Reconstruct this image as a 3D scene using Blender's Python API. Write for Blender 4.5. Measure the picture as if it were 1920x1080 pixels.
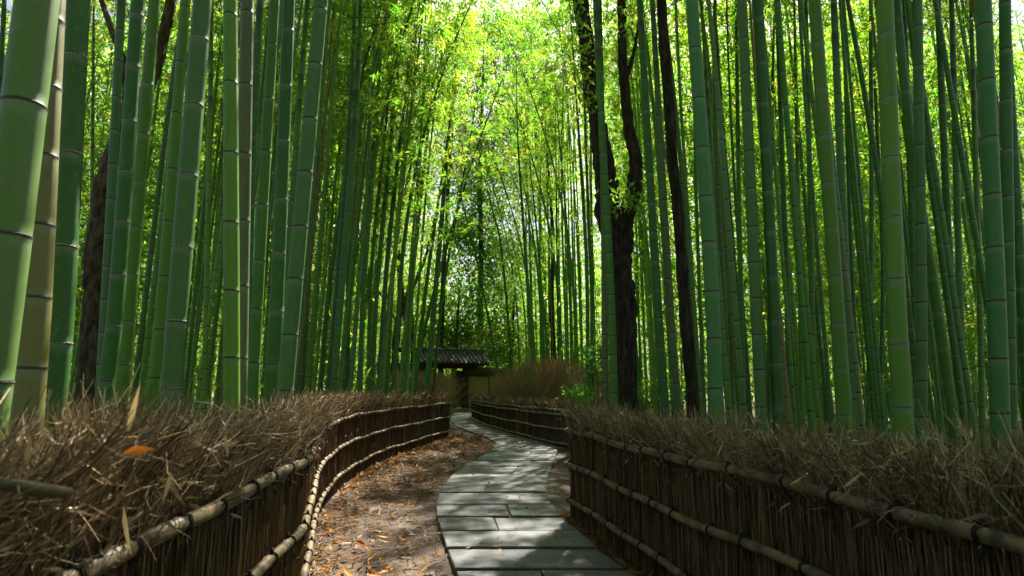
import bpy, math, random
import numpy as np
from mathutils import Vector, Matrix, Quaternion

# ------------------------------------------------------------------ camera, sky, sun, exposure
for o in list(bpy.data.objects): bpy.data.objects.remove(o)
scene = bpy.context.scene
COL = scene.collection
F, CX, CY, HOR, CAMZ = 1120.0, 960.0, 540.0, 728.0, 1.2      # focal length in photo pixels, centre, horizon row, eye height
PITCH = math.atan((HOR - CY) / F)
cam_data = bpy.data.cameras.new('camera'); cam = bpy.data.objects.new('camera', cam_data); COL.objects.link(cam)
cam.location = (0, 0, CAMZ); cam.rotation_euler = (math.pi / 2 + PITCH, 0, 0)
cam_data.sensor_width = 36; cam_data.lens = 36 * F / 1920; cam_data.clip_end = 1000; cam_data.clip_start = 0.05
cam_data.dof.use_dof = True; cam_data.dof.focus_distance = 6.5; cam_data.dof.aperture_fstop = 4.5
scene.camera = cam

SUN_EL, SUN_AZ = math.radians(53), math.radians(15)           # azimuth from +Y (ahead) towards +X (right)
world = bpy.data.worlds.new('World'); scene.world = world; world.use_nodes = True
wn = world.node_tree; sky = wn.nodes.new('ShaderNodeTexSky'); sky.sky_type = 'NISHITA'; sky.sun_disc = False
sky.dust_density = 4.0; sky.ozone_density = 0.4; sky.sun_elevation = SUN_EL; sky.sun_rotation = SUN_AZ
wn.links.new(sky.outputs[0], wn.nodes['Background'].inputs[0]); wn.nodes['Background'].inputs[1].default_value = 0.05
sl = bpy.data.lights.new('sun', 'SUN'); sl.energy = 5.0; sl.angle = math.radians(0.53); sl.color = (1.0, 0.94, 0.84)
sun = bpy.data.objects.new('sun', sl); COL.objects.link(sun)
sdir = Vector((math.sin(SUN_AZ) * math.cos(SUN_EL), math.cos(SUN_AZ) * math.cos(SUN_EL), math.sin(SUN_EL)))
sun.rotation_euler = sdir.to_track_quat('Z', 'Y').to_euler(); sun.location = (10, 10, 30)
vs = scene.view_settings; vs.view_transform = 'Standard'; vs.look = 'None'; vs.gamma = 1; vs.exposure = 1.95; vs.use_curve_mapping = False
cy = scene.cycles
cy.use_adaptive_sampling = True; cy.adaptive_threshold = .03; cy.max_bounces = 5; cy.diffuse_bounces = 3; cy.glossy_bounces = 2; cy.transmission_bounces = 3; cy.transparent_max_bounces = 3
cy.use_denoising = True; cy.sample_clamp_indirect = 6; cy.caustics_reflective = False; cy.caustics_refractive = False

rnd = random.Random(7); rng = np.random.default_rng(11)
cp, sp_ = math.cos(PITCH), math.sin(PITCH)
def ray(x, y):
    u = (x - CX) / F; v = (CY - y) / F
    return np.array((u, cp - sp_ * v, sp_ + cp * v))
def gnd(x, y, z=0.0):                      # photo pixel -> point on the level z
    d = ray(x, y); t = (z - CAMZ) / d[2]; return np.array((0, 0, CAMZ)) + d * t
def at(x, y, Y):                           # photo pixel -> point at the distance Y ahead
    d = ray(x, y); t = Y / d[1]; return np.array((0, 0, CAMZ)) + d * t
def pxs(Y): return Y / F * (1 / cp) * cp   # metres per photo pixel at distance Y (about)

# ------------------------------------------------------------------ object helpers
def tag(o, label=None, cat=None, group=None, kind=None):
    if label: o['label'] = label
    if cat: o['category'] = cat
    if group: o['group'] = group
    if kind: o['kind'] = kind
    return o
def empty(name, loc=(0, 0, 0)):
    o = bpy.data.objects.new(name, None); COL.objects.link(o); o.location = loc; o.empty_display_size = 0.1; return o
def link(name, me, parent=None, loc=None, mat=None):
    o = bpy.data.objects.new(name, me); COL.objects.link(o)
    if parent is not None: o.parent = parent
    if loc is not None: o.location = loc
    return o
def mesh_np(name, V, Fc, mat=None, smooth=False, tint=None):
    """V (n,3), Fc (m,k) all faces of one size, or a list of such arrays; tint = one value per face"""
    V = np.asarray(V, np.float32)
    Fl = Fc if isinstance(Fc, list) else [Fc]
    Fl = [np.asarray(f, np.int32) for f in Fl if len(f)]
    me = bpy.data.meshes.new(name)
    me.vertices.add(len(V)); me.vertices.foreach_set('co', V.ravel())
    nl = sum(f.size for f in Fl); nf = sum(len(f) for f in Fl)
    me.loops.add(nl); me.polygons.add(nf)
    me.loops.foreach_set('vertex_index', np.concatenate([f.ravel() for f in Fl]))
    tot = np.concatenate([np.full(len(f), f.shape[1], np.int32) for f in Fl])
    me.polygons.foreach_set('loop_start', np.concatenate(([0], np.cumsum(tot)[:-1])).astype(np.int32))
    me.polygons.foreach_set('use_smooth', np.full(nf, smooth, bool))
    if tint is not None:
        a = me.attributes.new('tint', 'FLOAT', 'FACE'); a.data.foreach_set('value', np.asarray(tint, np.float32))
    me.update(calc_edges=True)
    if mat: me.materials.append(mat)
    return me
class MB:                                   # collects boxes, prisms and tubes into one mesh
    def __init__(s): s.v = []; s.f = []
    def box(s, c, h, rot=0.0):
        n = len(s.v); c = np.array(c, float); ca, sa = math.cos(rot), math.sin(rot)
        for dx in (-1, 1):
            for dy in (-1, 1):
                for dz in (-1, 1):
                    x, y = dx * h[0], dy * h[1]
                    s.v.append((c[0] + ca * x - sa * y, c[1] + sa * x + ca * y, c[2] + dz * h[2]))
        s.f += [tuple(n + i for i in q) for q in ((0, 1, 3, 2), (4, 6, 7, 5), (0, 4, 5, 1), (2, 3, 7, 6), (0, 2, 6, 4), (1, 5, 7, 3))]
    def tube(s, pts, rad, k=8, cap=True):
        pts = [np.array(p, float) for p in pts]; n0 = len(s.v); m = len(pts)
        ref = np.array((0.31, 0.87, 0.2)); 
        for i, p in enumerate(pts):
            t = pts[min(i + 1, m - 1)] - pts[max(i - 1, 0)]; t /= np.linalg.norm(t) + 1e-9
            a = np.cross(t, ref); a /= np.linalg.norm(a) + 1e-9; b = np.cross(t, a); r = rad[i] if hasattr(rad, '__len__') else rad
            for j in range(k):
                th = 2 * math.pi * j / k; s.v.append(tuple(p + r * (a * math.cos(th) + b * math.sin(th))))
        for i in range(m - 1):
            for j in range(k):
                q = (j + 1) % k; s.f.append((n0 + i * k + j, n0 + i * k + q, n0 + (i + 1) * k + q, n0 + (i + 1) * k + j))
        if cap: s.f.append(tuple(n0 + j for j in range(k))[::-1]); s.f.append(tuple(n0 + (m - 1) * k + j for j in range(k)))
    def mesh(s, name, mat, smooth=False):
        me = bpy.data.meshes.new(name); me.from_pydata([tuple(map(float, v)) for v in s.v], [], s.f); me.update()
        me.materials.append(mat)
        if smooth: me.polygons.foreach_set('use_smooth', np.ones(len(me.polygons), bool))
        return me
def catmull(P, n):
    P = np.asarray(P, float); P = np.vstack((2 * P[0] - P[1], P, 2 * P[-1] - P[-2])); out = []
    for i in range(1, len(P) - 2):
        for t in np.linspace(0, 1, n, endpoint=False):
            a, b, c, d = P[i - 1:i + 3]
            out.append(0.5 * (2 * b + (c - a) * t + (2 * a - 5 * b + 4 * c - d) * t * t + (3 * b - a - 3 * c + d) * t ** 3))
    out.append(P[-2]); return np.array(out)
def unit(A): return A / (np.linalg.norm(A, axis=-1, keepdims=True) + 1e-9)
def perp(D, R):                             # unit vectors across D
    A = np.cross(D, R); return unit(A)
def twigs(P0, P1, P2, r0, r1):              # three-sided bent sticks, 12 triangles each
    n = len(P0); D = unit(P2 - P0); A = perp(D, rng.normal(size=(n, 3))); B = np.cross(D, A)
    rings = []
    for P, r in ((P0, r0), (P1, (r0 + r1) / 2), (P2, r1)):
        for th in (0, 2.094, 4.189):
            rings.append(P + (A * math.cos(th) + B * math.sin(th)) * np.reshape(r, (-1, 1)))
    V = np.stack(rings, 1).reshape(-1, 3); base = (np.arange(n) * 9)[:, None]
    Fq = np.concatenate([base + np.array(q) for q in ((0, 1, 4, 3), (1, 2, 5, 4), (2, 0, 3, 5), (3, 4, 7, 6), (4, 5, 8, 7), (5, 3, 6, 8))])
    return V, Fq, np.tile(np.arange(n), 6)
def leaves(P, D, N, L, W, fold=0.25):       # folded lance-shaped blades, one quad each
    S = np.cross(D, N); L = np.reshape(L, (-1, 1)); W = np.reshape(W, (-1, 1)); n = len(P)
    mid = P + D * L * 0.38
    V = np.stack((P, mid + S * W * 0.5 + N * W * fold, P + D * L, mid - S * W * 0.5 + N * W * fold), 1).reshape(-1, 3)
    return V, (np.arange(n) * 4)[:, None] + np.array((0, 1, 2, 3))
def blades(P, D, N, L, W, curl):            # longer curled leaves, four quads and two triangles as six quads
    S = np.cross(D, N); n = len(P); L = np.reshape(L, (-1, 1)); W = np.reshape(W, (-1, 1)); c = np.reshape(curl, (-1, 1))
    st = ((0, .12), (.28, .9), (.6, .8), (1.0, .05)); R = []
    for t, w in st:
        C = P + D * L * t + N * L * c * t * t
        R += [C - S * W * w * .5 + N * W * .18 * w, C, C + S * W * w * .5 + N * W * .18 * w]
    V = np.stack(R, 1).reshape(-1, 3); b = (np.arange(n) * 12)[:, None]
    q = []
    for i in range(3):
        q += [(3 * i, 3 * i + 1, 3 * i + 4, 3 * i + 3), (3 * i + 1, 3 * i + 2, 3 * i + 5, 3 * i + 4)]
    return V, np.concatenate([b + np.array(k) for k in q]), np.tile(np.arange(n), 6)
def join(parts):                            # [(V, F, tint)] -> one
    V = []; Fs = []; T = []; o = 0
    for v, f, t in parts:
        V.append(v); Fs.append(f + o); T.append(t); o += len(v)
    return np.concatenate(V), np.concatenate(Fs), np.concatenate(T)

# ------------------------------------------------------------------ materials
def mat_new(name):
    m = bpy.data.materials.new(name); m.use_nodes = True; nt = m.node_tree
    return m, nt, nt.nodes['Principled BSDF'], nt.nodes['Material Output']
def ramp(nt, stops, fac):
    r = nt.nodes.new('ShaderNodeValToRGB'); e = r.color_ramp.elements
    while len(e) < len(stops): e.new(0.5)
    for el, (p, c) in zip(e, stops): el.position = p; el.color = (*c, 1)
    nt.links.new(fac, r.inputs[0]); return r.outputs[0]
def noise(nt, scale, detail=4, coord='Object', rough=0.6, stretch=None):
    tc = nt.nodes.new('ShaderNodeTexCoord'); n = nt.nodes.new('ShaderNodeTexNoise')
    n.inputs['Scale'].default_value = scale; n.inputs['Detail'].default_value = detail; n.inputs['Roughness'].default_value = rough
    src = tc.outputs[coord]
    if stretch:
        mp = nt.nodes.new('ShaderNodeMapping'); mp.inputs['Scale'].default_value = stretch; nt.links.new(src, mp.inputs[0]); src = mp.outputs[0]
    nt.links.new(src, n.inputs['Vector']); return n.outputs['Fac']
def attr(nt, name):
    a = nt.nodes.new('ShaderNodeAttribute'); a.attribute_name = name; return a
def mixc(nt, a, b, fac, mode='MIX'):
    m = nt.nodes.new('ShaderNodeMix'); m.data_type = 'RGBA'; m.blend_type = mode
    for s, v in ((m.inputs[6], a), (m.inputs[7], b), (m.inputs[0], fac)):
        if isinstance(v, (tuple, list)): s.default_value = (*v, 1)
        elif isinstance(v, (int, float)): s.default_value = v
        else: nt.links.new(v, s)
    return m.outputs[2]
def bump(nt, fac, strength, dist, bsdf):
    b = nt.nodes.new('ShaderNodeBump'); b.inputs['Strength'].default_value = strength; b.inputs['Distance'].default_value = dist
    nt.links.new(fac, b.inputs['Height']); nt.links.new(b.outputs[0], bsdf.inputs['Normal'])

def leaf_material(name, stops, tstops, trans=0.5, gloss=0.06):
    m, nt, p, out = mat_new(name); nt.nodes.remove(p); t = attr(nt, 'tint').outputs['Fac']
    d = nt.nodes.new('ShaderNodeBsdfDiffuse'); tr = nt.nodes.new('ShaderNodeBsdfTranslucent'); g = nt.nodes.new('ShaderNodeBsdfGlossy')
    g.inputs['Roughness'].default_value = 0.38
    nt.links.new(ramp(nt, stops, t), d.inputs[0]); nt.links.new(ramp(nt, tstops, t), tr.inputs[0])
    a = nt.nodes.new('ShaderNodeMixShader'); a.inputs[0].default_value = trans
    nt.links.new(d.outputs[0], a.inputs[1]); nt.links.new(tr.outputs[0], a.inputs[2])
    b = nt.nodes.new('ShaderNodeMixShader'); b.inputs[0].default_value = gloss
    nt.links.new(a.outputs[0], b.inputs[1]); nt.links.new(g.outputs[0], b.inputs[2]); nt.links.new(b.outputs[0], out.inputs[0])
    return m
M_LEAF = leaf_material('bamboo_leaf', [(0, (.045, .11, .015)), (.6, (.085, .17, .02)), (1, (.16, .2, .03))],
                       [(0, (.13, .45, .02)), (.5, (.30, .60, .03)), (1, (.72, .72, .08))], .6)
M_BROAD = leaf_material('broad_leaf', [(0, (.025, .075, .02)), (.7, (.06, .14, .025)), (1, (.12, .19, .03))],
                        [(0, (.08, .3, .04)), (.7, (.25, .52, .04)), (1, (.6, .66, .06))], .5, .03)
M_DEAD = leaf_material('dead_leaf', [(0, (.05, .034, .018)), (.4, (.14, .08, .032)), (.75, (.34, .125, .02)), (1, (.40, .24, .05))],
                       [(0, (.10, .06, .02)), (.4, (.25, .15, .05)), (.75, (.5, .16, .02)), (1, (.5, .3, .05))], .25, .015)
M_PALE = leaf_material('pale_dry_leaf', [(0, (.15, .11, .06)), (.6, (.34, .25, .13)), (1, (.52, .40, .2))],
                       [(0, (.12, .09, .05)), (.6, (.25, .19, .1)), (1, (.4, .3, .14))], .25, .05)

def culm_material():
    m, nt, p, out = mat_new('green_bamboo_culm')
    oi = nt.nodes.new('ShaderNodeObjectInfo')
    streak = noise(nt, 1.0, 5, 'Object', .65, (60, 60, 1.1)); blot = noise(nt, 3.2, 4, 'Object', .6)
    c = mixc(nt, oi.outputs['Color'], mixc(nt, oi.outputs['Color'], (1.5, 1.3, 1.2), 1.0, 'MULTIPLY'), streak)
    mm = nt.nodes.new('ShaderNodeMapRange'); mm.inputs[1].default_value = .52; mm.inputs[2].default_value = .75; nt.links.new(blot, mm.inputs[0])
    sc = nt.nodes.new('ShaderNodeMath'); sc.operation = 'MULTIPLY'; sc.inputs[1].default_value = .24; nt.links.new(mm.outputs[0], sc.inputs[0])
    c = mixc(nt, c, (.15, .19, .11), sc.outputs[0])
    sp2 = noise(nt, 26, 5, 'Object', .7); lich = ramp(nt, [(.56, (0, 0, 0)), (.70, (.26, .26, .26))], sp2); c = mixc(nt, c, (.22, .25, .17), lich)
    sp3 = noise(nt, 1.0, 3, 'Object', .6, (9, 9, .5)); c = mixc(nt, c, (.035, .06, .018), ramp(nt, [(.55, (0, 0, 0)), (.75, (.55, .55, .55))], sp3))
    a = attr(nt, 'node')                      # x: waxy bloom under the node, y: dark scar line
    sep = nt.nodes.new('ShaderNodeSeparateXYZ'); nt.links.new(a.outputs['Vector'], sep.inputs[0])
    wax = nt.nodes.new('ShaderNodeMath'); wax.operation = 'MULTIPLY'; wax.inputs[1].default_value = .38; nt.links.new(sep.outputs[0], wax.inputs[0])
    c = mixc(nt, c, (.22, .28, .20), wax.outputs[0])
    c = mixc(nt, c, (.025, .022, .015), sep.outputs[1])
    nt.links.new(c, p.inputs['Base Color'])
    r = nt.nodes.new('ShaderNodeMapRange'); r.inputs[3].default_value = .34; r.inputs[4].default_value = .62; nt.links.new(blot, r.inputs[0])
    nt.links.new(r.outputs[0], p.inputs['Roughness']); p.inputs['Specular IOR Level'].default_value = .32
    bump(nt, streak, .12, .004, p); return m
M_CULM = culm_material()
def simple(name, stops, scale, rough=.8, bstr=.4, bdist=.01, stretch=None, detail=6, coord='Object', spec=.3):
    m, nt, p, out = mat_new(name); n = noise(nt, scale, detail, coord, .62, stretch)
    nt.links.new(ramp(nt, stops, n), p.inputs['Base Color']); p.inputs['Roughness'].default_value = rough
    p.inputs['Specular IOR Level'].default_value = spec
    bump(nt, n, bstr, bdist, p); return m
M_RINGW = simple('pale_node', [(.3, (.16, .17, .12)), (.7, (.42, .42, .34))], 40, .7)
M_RINGD = simple('dark_node', [(.35, (.03, .03, .02)), (.6, (.08, .075, .05)), (.75, (.25, .25, .2))], 35, .7)
M_BARK = simple('dark_bark', [(.35, (.010, .008, .006)), (.5, (.034, .027, .018)), (.62, (.07, .058, .036)), (.78, (.12, .12, .08))], 22, .9, 1.0, .04, (1, 1, .22), 9)
M_BARKM = simple('mossy_bark', [(.35, (.02, .015, .010)), (.5, (.07, .052, .032)), (.62, (.11, .10, .035)), (.78, (.17, .16, .08))], 14, .9, 1.0, .04, (1, 1, .35), 9)
M_ROPE = simple('black_palm_rope', [(.3, (.008, .007, .006)), (.7, (.03, .026, .022))], 60, .85)
def tint_material(name, stops, rough=.85, spec=.2):
    m, nt, p, out = mat_new(name); t = attr(nt, 'tint').outputs['Fac']
    n = noise(nt, 14, 3); c = ramp(nt, stops, t); c = mixc(nt, c, mixc(nt, c, (.55, .5, .45), 1.0, 'MULTIPLY'), n)
    nt.links.new(c, p.inputs['Base Color']); p.inputs['Roughness'].default_value = rough; p.inputs['Specular IOR Level'].default_value = spec
    return m
M_TWIG = tint_material('brushwood_twig', [(0, (.05, .028, .014)), (.5, (.21, .125, .062)), (.85, (.36, .235, .125)), (1, (.5, .36, .21))])
M_BRUSH = tint_material('brushwood_tip', [(0, (.055, .036, .018)), (.5, (.28, .19, .098)), (.85, (.54, .39, .22)), (1, (.7, .56, .36))])
M_STRAW = tint_material('dry_broom', [(0, (.19, .14, .07)), (.5, (.44, .34, .18)), (.85, (.62, .5, .29)), (1, (.75, .66, .44))])
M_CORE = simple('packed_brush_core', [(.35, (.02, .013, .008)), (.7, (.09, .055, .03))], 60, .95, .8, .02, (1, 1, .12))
M_RAIL = simple('weathered_bamboo_rail', [(.3, (.03, .022, .012)), (.46, (.105, .078, .038)), (.6, (.21, .155, .075)), (.72, (.06, .055, .035))], 11, .5, .25, .004, None, 7)
M_RAILG = simple('silvery_bamboo_rail', [(.3, (.12, .105, .075)), (.5, (.27, .24, .17)), (.7, (.42, .39, .31))], 12, .5, .25, .004, None, 7)
def slab_material():
    m, nt, p, out = mat_new('grey_stone_slab'); oi = nt.nodes.new('ShaderNodeObjectInfo')
    n1 = noise(nt, 5.5, 12); n2 = noise(nt, 1.3, 6); n3 = noise(nt, 90, 4, 'Object', .7)
    c = ramp(nt, [(.3, (.045, .052, .048)), (.5, (.092, .1, .093)), (.72, (.17, .172, .16))], n1)
    c = mixc(nt, c, (.06, .062, .05), ramp(nt, [(.48, (0, 0, 0)), (.68, (.75, .75, .75))], n2))
    c = mixc(nt, c, mixc(nt, c, (.55, .55, .55), 1.0, 'MULTIPLY'), ramp(nt, [(.5, (0, 0, 0)), (.6, (1, 1, 1))], n3))
    v = nt.nodes.new('ShaderNodeMapRange'); v.inputs[3].default_value = .72; v.inputs[4].default_value = 1.25; nt.links.new(oi.outputs['Random'], v.inputs[0])
    c = mixc(nt, c, v.outputs[0], 1.0, 'MULTIPLY'); nt.links.new(c, p.inputs['Base Color']); p.inputs['Roughness'].default_value = .68
    bump(nt, n1, .5, .012, p); return m
M_SLAB = slab_material()
M_PLASTER = simple('tan_plaster', [(.3, (.30, .205, .09)), (.7, (.44, .31, .15))], 3.5, .9, .2, .01)
M_WOOD = simple('dark_old_timber', [(.3, (.018, .013, .009)), (.7, (.055, .038, .026))], 12, .7, .3, .006, (1, 1, .2))
M_WOODB = simple('brown_timber', [(.3, (.06, .03, .018)), (.7, (.12, .065, .04))], 12, .7, .3, .006, (1, 1, .2))
M_TILE = simple('grey_roof_tile', [(.3, (.035, .04, .038)), (.55, (.08, .08, .078)), (.75, (.15, .12, .115))], 9, .55, .2, .005)
M_MOSS = simple('mossy_thatch', [(.3, (.05, .05, .015)), (.7, (.16, .15, .05))], 14, .95, .8, .03)
M_STONE = simple('pale_step_stone', [(.3, (.12, .13, .10)), (.7, (.24, .25, .2))], 6, .8, .3, .01)
def earth_material():
    m, nt, p, out = mat_new('trodden_earth')
    big = noise(nt, .9, 5); fine = noise(nt, 55, 6, 'Object', .7); mid = noise(nt, 9, 5)
    c = mixc(nt, (.042, .027, .018), (.095, .07, .05), mid); c = mixc(nt, c, (.20, .165, .13), ramp(nt, [(.45, (0, 0, 0)), (.7, (1, 1, 1))], big))
    c = mixc(nt, c, (.05, .037, .026), ramp(nt, [(.5, (0, 0, 0)), (.62, (.8, .8, .8))], fine))
    nt.links.new(c, p.inputs['Base Color']); p.inputs['Roughness'].default_value = .92; p.inputs['Specular IOR Level'].default_value = .2
    bump(nt, fine, .9, .012, p); return m
M_EARTH = earth_material()
M_BED = simple('sandy_path_bed', [(.35, (.05, .043, .034)), (.5, (.11, .095, .075)), (.62, (.05, .04, .03)), (.75, (.26, .23, .19))], 42, .95, .9, .02)

# ------------------------------------------------------------------ the setting: ground and paved path
g = np.sinh(np.linspace(-5.2, 5.2, 120)) / math.sinh(5.2) * 220
gx, gy = np.meshgrid(g, g + 8); gz = 0.018 * np.sin(gx * 1.7 + 3 * np.sin(gy * .6)) * np.sin(gy * 1.3) - 0.016 + .006 * rng.normal(size=gx.shape)
V = np.stack((gx, gy, gz), -1).reshape(-1, 3); n = len(g); i, j = np.meshgrid(np.arange(n - 1), np.arange(n - 1)); b = (j * n + i).ravel()
tag(link('ground', mesh_np('ground', V, np.stack((b, b + 1, b + n + 1, b + n), 1), M_EARTH, True)), kind='structure')

EDL = [(905, 1250), (861, 1080), (840, 1033), (828, 996), (819, 968), (818, 941), (826, 918), (840, 897), (850, 887), (876, 870), (910, 851), (924, 841), (930, 830), (914, 819), (880, 808), (853, 797), (846, 788), (846, 780), (851, 771)]
EDR = [(1420, 1250), (1196, 1080), (1125, 1030), (1081, 993), (1053, 966), (1033, 943), (1024, 922), (1024, 904), (1030, 885), (1039, 863), (1046, 843), (1036, 833), (1010, 823), (988, 817), (955, 808), (918, 796), (890, 783), (884, 771)]
GL = np.array([gnd(*p, .022) for p in EDL]); GR = np.array([gnd(*p, .022) for p in EDR])
def edge(G, y): return float(np.interp(y, G[:, 1], G[:, 0]))
ys = [gnd(960, y, .022)[1] for y in (1250, 1190, 1140, 1104, 1066, 1027, 994, 967.5, 944.5, 923, 904.5, 888, 873.5, 863, 852)]
while ys[-1] < 30.5: ys.append(ys[-1] + 0.58 + 0.05 * math.sin(len(ys) * 2.3))
bed_v = []; 
for y in ys: bed_v += [(edge(GL, y) + .01, y, .0), (edge(GR, y) - .01, y, .0)]
path = tag(link('path', mesh_np('path', bed_v, np.array([(2 * k, 2 * k + 1, 2 * k + 3, 2 * k + 2) for k in range(len(ys) - 1)]), M_BED)), kind='structure')
def slab(x00, x10, x01, x11, y0, y1, top):
    """one flagstone: a chamfered prism with slightly uneven edges and a faintly tilted face"""
    jt = lambda: rnd.uniform(-.006, .006)
    def side(a, bb, m): return [(a[0] + (bb[0] - a[0]) * t + jt(), a[1] + (bb[1] - a[1]) * t + jt()) for t in np.linspace(0, 1, m, endpoint=False)]
    c = [(x00, y0), (x10, y0), (x11, y1), (x01, y1)]
    o = side(c[0], c[1], 5) + side(c[1], c[2], 2) + side(c[2], c[3], 5) + side(c[3], c[0], 2)
    cx = sum(p[0] for p in o) / len(o); cyy = sum(p[1] for p in o) / len(o); k = len(o); tl = rnd.uniform(-.004, .004)
    vv = [(x, y, -.03) for x, y in o] + [(x, y, top - .006 + tl * (x - cx)) for x, y in o]
    vv += [(x + (cx - x) * .012, y + (cyy - y) * .02, top + tl * (x - cx)) for x, y in o]
    ff = []
    for r in range(2):
        for q in range(k): ff.append((r * k + q, r * k + (q + 1) % k, (r + 1) * k + (q + 1) % k, (r + 1) * k + q))
    ff.append(tuple(2 * k + q for q in range(k)))
    me = bpy.data.meshes.new('stone_slab'); me.from_pydata(vv, [], ff); me.update(); me.materials.append(M_SLAB)
    link('stone_slab', me, path)
for k in range(len(ys) - 1):
    y0, y1 = ys[k] + .03, ys[k + 1] - .03
    a0, a1, b0, b1 = edge(GL, y0), edge(GL, y1), edge(GR, y0), edge(GR, y1)
    cut = {4: None, 5: None, 8: None, 10: None, 12: None, 13: None}.get(k, .52 + .1 * math.sin(k * 1.9))
    if k > 13 and k % 2: cut = None
    if k > 17 and k % 3 == 0: cut = .33
    top = .022 + rnd.uniform(-.006, .006)
    if cut is None: slab(a0, b0, a1, b1, y0, y1, top)
    else:
        m0 = a0 + (b0 - a0) * cut; m1 = a1 + (b1 - a1) * (cut + .02)
        slab(a0, m0 - .008, a1, m1 - .008, y0, y1, top); slab(m0 + .008, b0, m1 + .008, b1, y0, y1, top + rnd.uniform(-.005, .005))

# ------------------------------------------------------------------ brushwood fences
def binding_mesh(r):
    m = MB()
    for dx in (-.006, .006):
        m.tube([(dx * .8 + .003 * math.sin(3 * t), (r + .004) * math.cos(t), (r + .004) * math.sin(t)) for t in np.linspace(0, 2 * math.pi, 11)], .0032, 5, False)
    m.tube([(0, 0, r), (.012, .004, r + .012), (.0, .0, r + .018), (-.012, -.004, r + .01), (0, 0, r)], .006, 5)
    m.tube([(0, 0, -r), (.01, -.01, -r - .025), (.018, -.004, -r - .055)], .0035, 4)
    m.tube([(0, 0, -r), (-.012, -.012, -r - .02), (-.02, -.012, -r - .04)], .0035, 4)
    return m.mesh('rope_binding', M_ROPE, True)
def fence(name, label, pts, side, H, rails, rr, thick, dens, step, mat_rail, lean=(0, 0), brush=3.0):
    """pts: foot line on the path side; side: +1 if the path lies to the right of travel; H top height"""
    C = catmull(pts, 24); seg = np.linalg.norm(np.diff(C, axis=0), axis=1); S = np.concatenate(([0], np.cumsum(seg))); Lt = S[-1]
    T = unit(np.gradient(C, axis=0)); Nn = np.stack((T[:, 1], -T[:, 0]), 1) * side
    def ev(s):
        s = np.asarray(s); p = np.stack((np.interp(s, S, C[:, 0]), np.interp(s, S, C[:, 1])), -1)
        nn = unit(np.stack((np.interp(s, S, Nn[:, 0]), np.interp(s, S, Nn[:, 1])), -1)); tt = np.stack((-nn[..., 1], nn[..., 0]), -1) * side
        return p, nn, tt
    root = empty(name, (float(C[0, 0]), float(C[0, 1]), 0)); tag(root, label, 'fence')
    off = -np.array((C[0, 0], C[0, 1], 0.0))
    def put(nm, me, kind=None, parent=None):
        o = link(nm, me, parent or root); o.location = off if parent is None else (0, 0, 0)
        if kind: o['kind'] = kind
        return o
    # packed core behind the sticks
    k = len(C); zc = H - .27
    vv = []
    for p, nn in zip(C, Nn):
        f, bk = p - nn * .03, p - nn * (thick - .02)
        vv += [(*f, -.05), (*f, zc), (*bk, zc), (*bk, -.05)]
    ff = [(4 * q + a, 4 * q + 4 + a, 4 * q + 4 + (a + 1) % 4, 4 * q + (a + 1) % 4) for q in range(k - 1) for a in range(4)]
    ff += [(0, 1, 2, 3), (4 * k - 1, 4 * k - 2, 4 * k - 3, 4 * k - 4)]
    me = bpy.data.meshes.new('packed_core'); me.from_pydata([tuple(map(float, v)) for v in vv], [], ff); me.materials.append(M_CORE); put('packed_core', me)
    # sample positions denser near the camera
    ss = np.linspace(0, Lt, 4000); pp, _, _ = ev(ss); dist = np.linalg.norm(pp, axis=1)
    w = np.clip(dens / np.maximum(dist, .6), dens / 14, dens / 1.4); cum = np.concatenate(([0], np.cumsum((w[1:] + w[:-1]) / 2 * np.diff(ss)))); N = int(cum[-1])
    def samp(m): return np.interp(rng.uniform(0, cum[-1], m), cum, ss)
    def xyz(p, z): return np.concatenate((p, np.reshape(z, (-1, 1))), 1)
    # upright sticks of both faces
    parts = []
    for face, m in ((0, N * 2), (1, N // 3)):
        s = samp(m); p, nn, tt = ev(s); u = rng.uniform(-.006, .03, m) if face == 0 else rng.uniform(thick - .03, thick, m)
        dd = np.linalg.norm(p, axis=1); z0 = rng.uniform(-.02, .35, m) * (rng.random(m) < .45); z1 = np.minimum(z0 + rng.uniform(.35, .9, m), H - .12)
        sl = rng.normal(0, .035, m); p0 = p - nn * u[:, None]
        A = xyz(p0, z0); E = xyz(p0 + tt * sl[:, None] + nn * rng.normal(0, .008, m)[:, None], z1)
        Mi = (A + E) / 2 + np.concatenate((rng.normal(0, .008, (m, 2)), np.zeros((m, 1))), 1)
        r = rng.uniform(.0013, .0038, m) * np.clip(dd / 3.5, 1, 3.0)
        v, f, idx = twigs(A, Mi, E, r, r * .7); parts.append((v, f, rng.beta(2, 2.6, m)[idx]))
    # loose stray sticks on the face
    m = N // 9; s = samp(m); p, nn, tt = ev(s); z0 = rng.uniform(.1, H - .3, m); A = xyz(p + nn * .004, z0)
    E = A + xyz(tt * rng.normal(0, .07, m)[:, None] + nn * rng.uniform(.0, .03, m)[:, None], rng.uniform(-.1, .16, m))
    r = rng.uniform(.001, .002, m) * np.clip(np.linalg.norm(p, axis=1) / 3.5, 1, 3); v, f, idx = twigs(A, (A + E) / 2 + rng.normal(0, .01, (m, 3)), E, r, r * .6); parts.append((v, f, rng.uniform(.4, 1, m)[idx]))
    v, f, t = join(parts); put('brushwood_panel', mesh_np('brushwood_panel', v, f, M_TWIG, False, t), 'stuff')
    # bushy top
    parts = []; m = int(N * brush); s = samp(m); p, nn, tt = ev(s); dd = np.linalg.norm(p, axis=1); u = np.where(rng.random(m) < .6, rng.beta(1.1, 4.5, m), rng.random(m)) * thick - .01
    out = (0.5 - u / thick) * 2; z0 = rng.uniform(H - .33, H - .1, m); p0 = p - nn * u[:, None]
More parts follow.
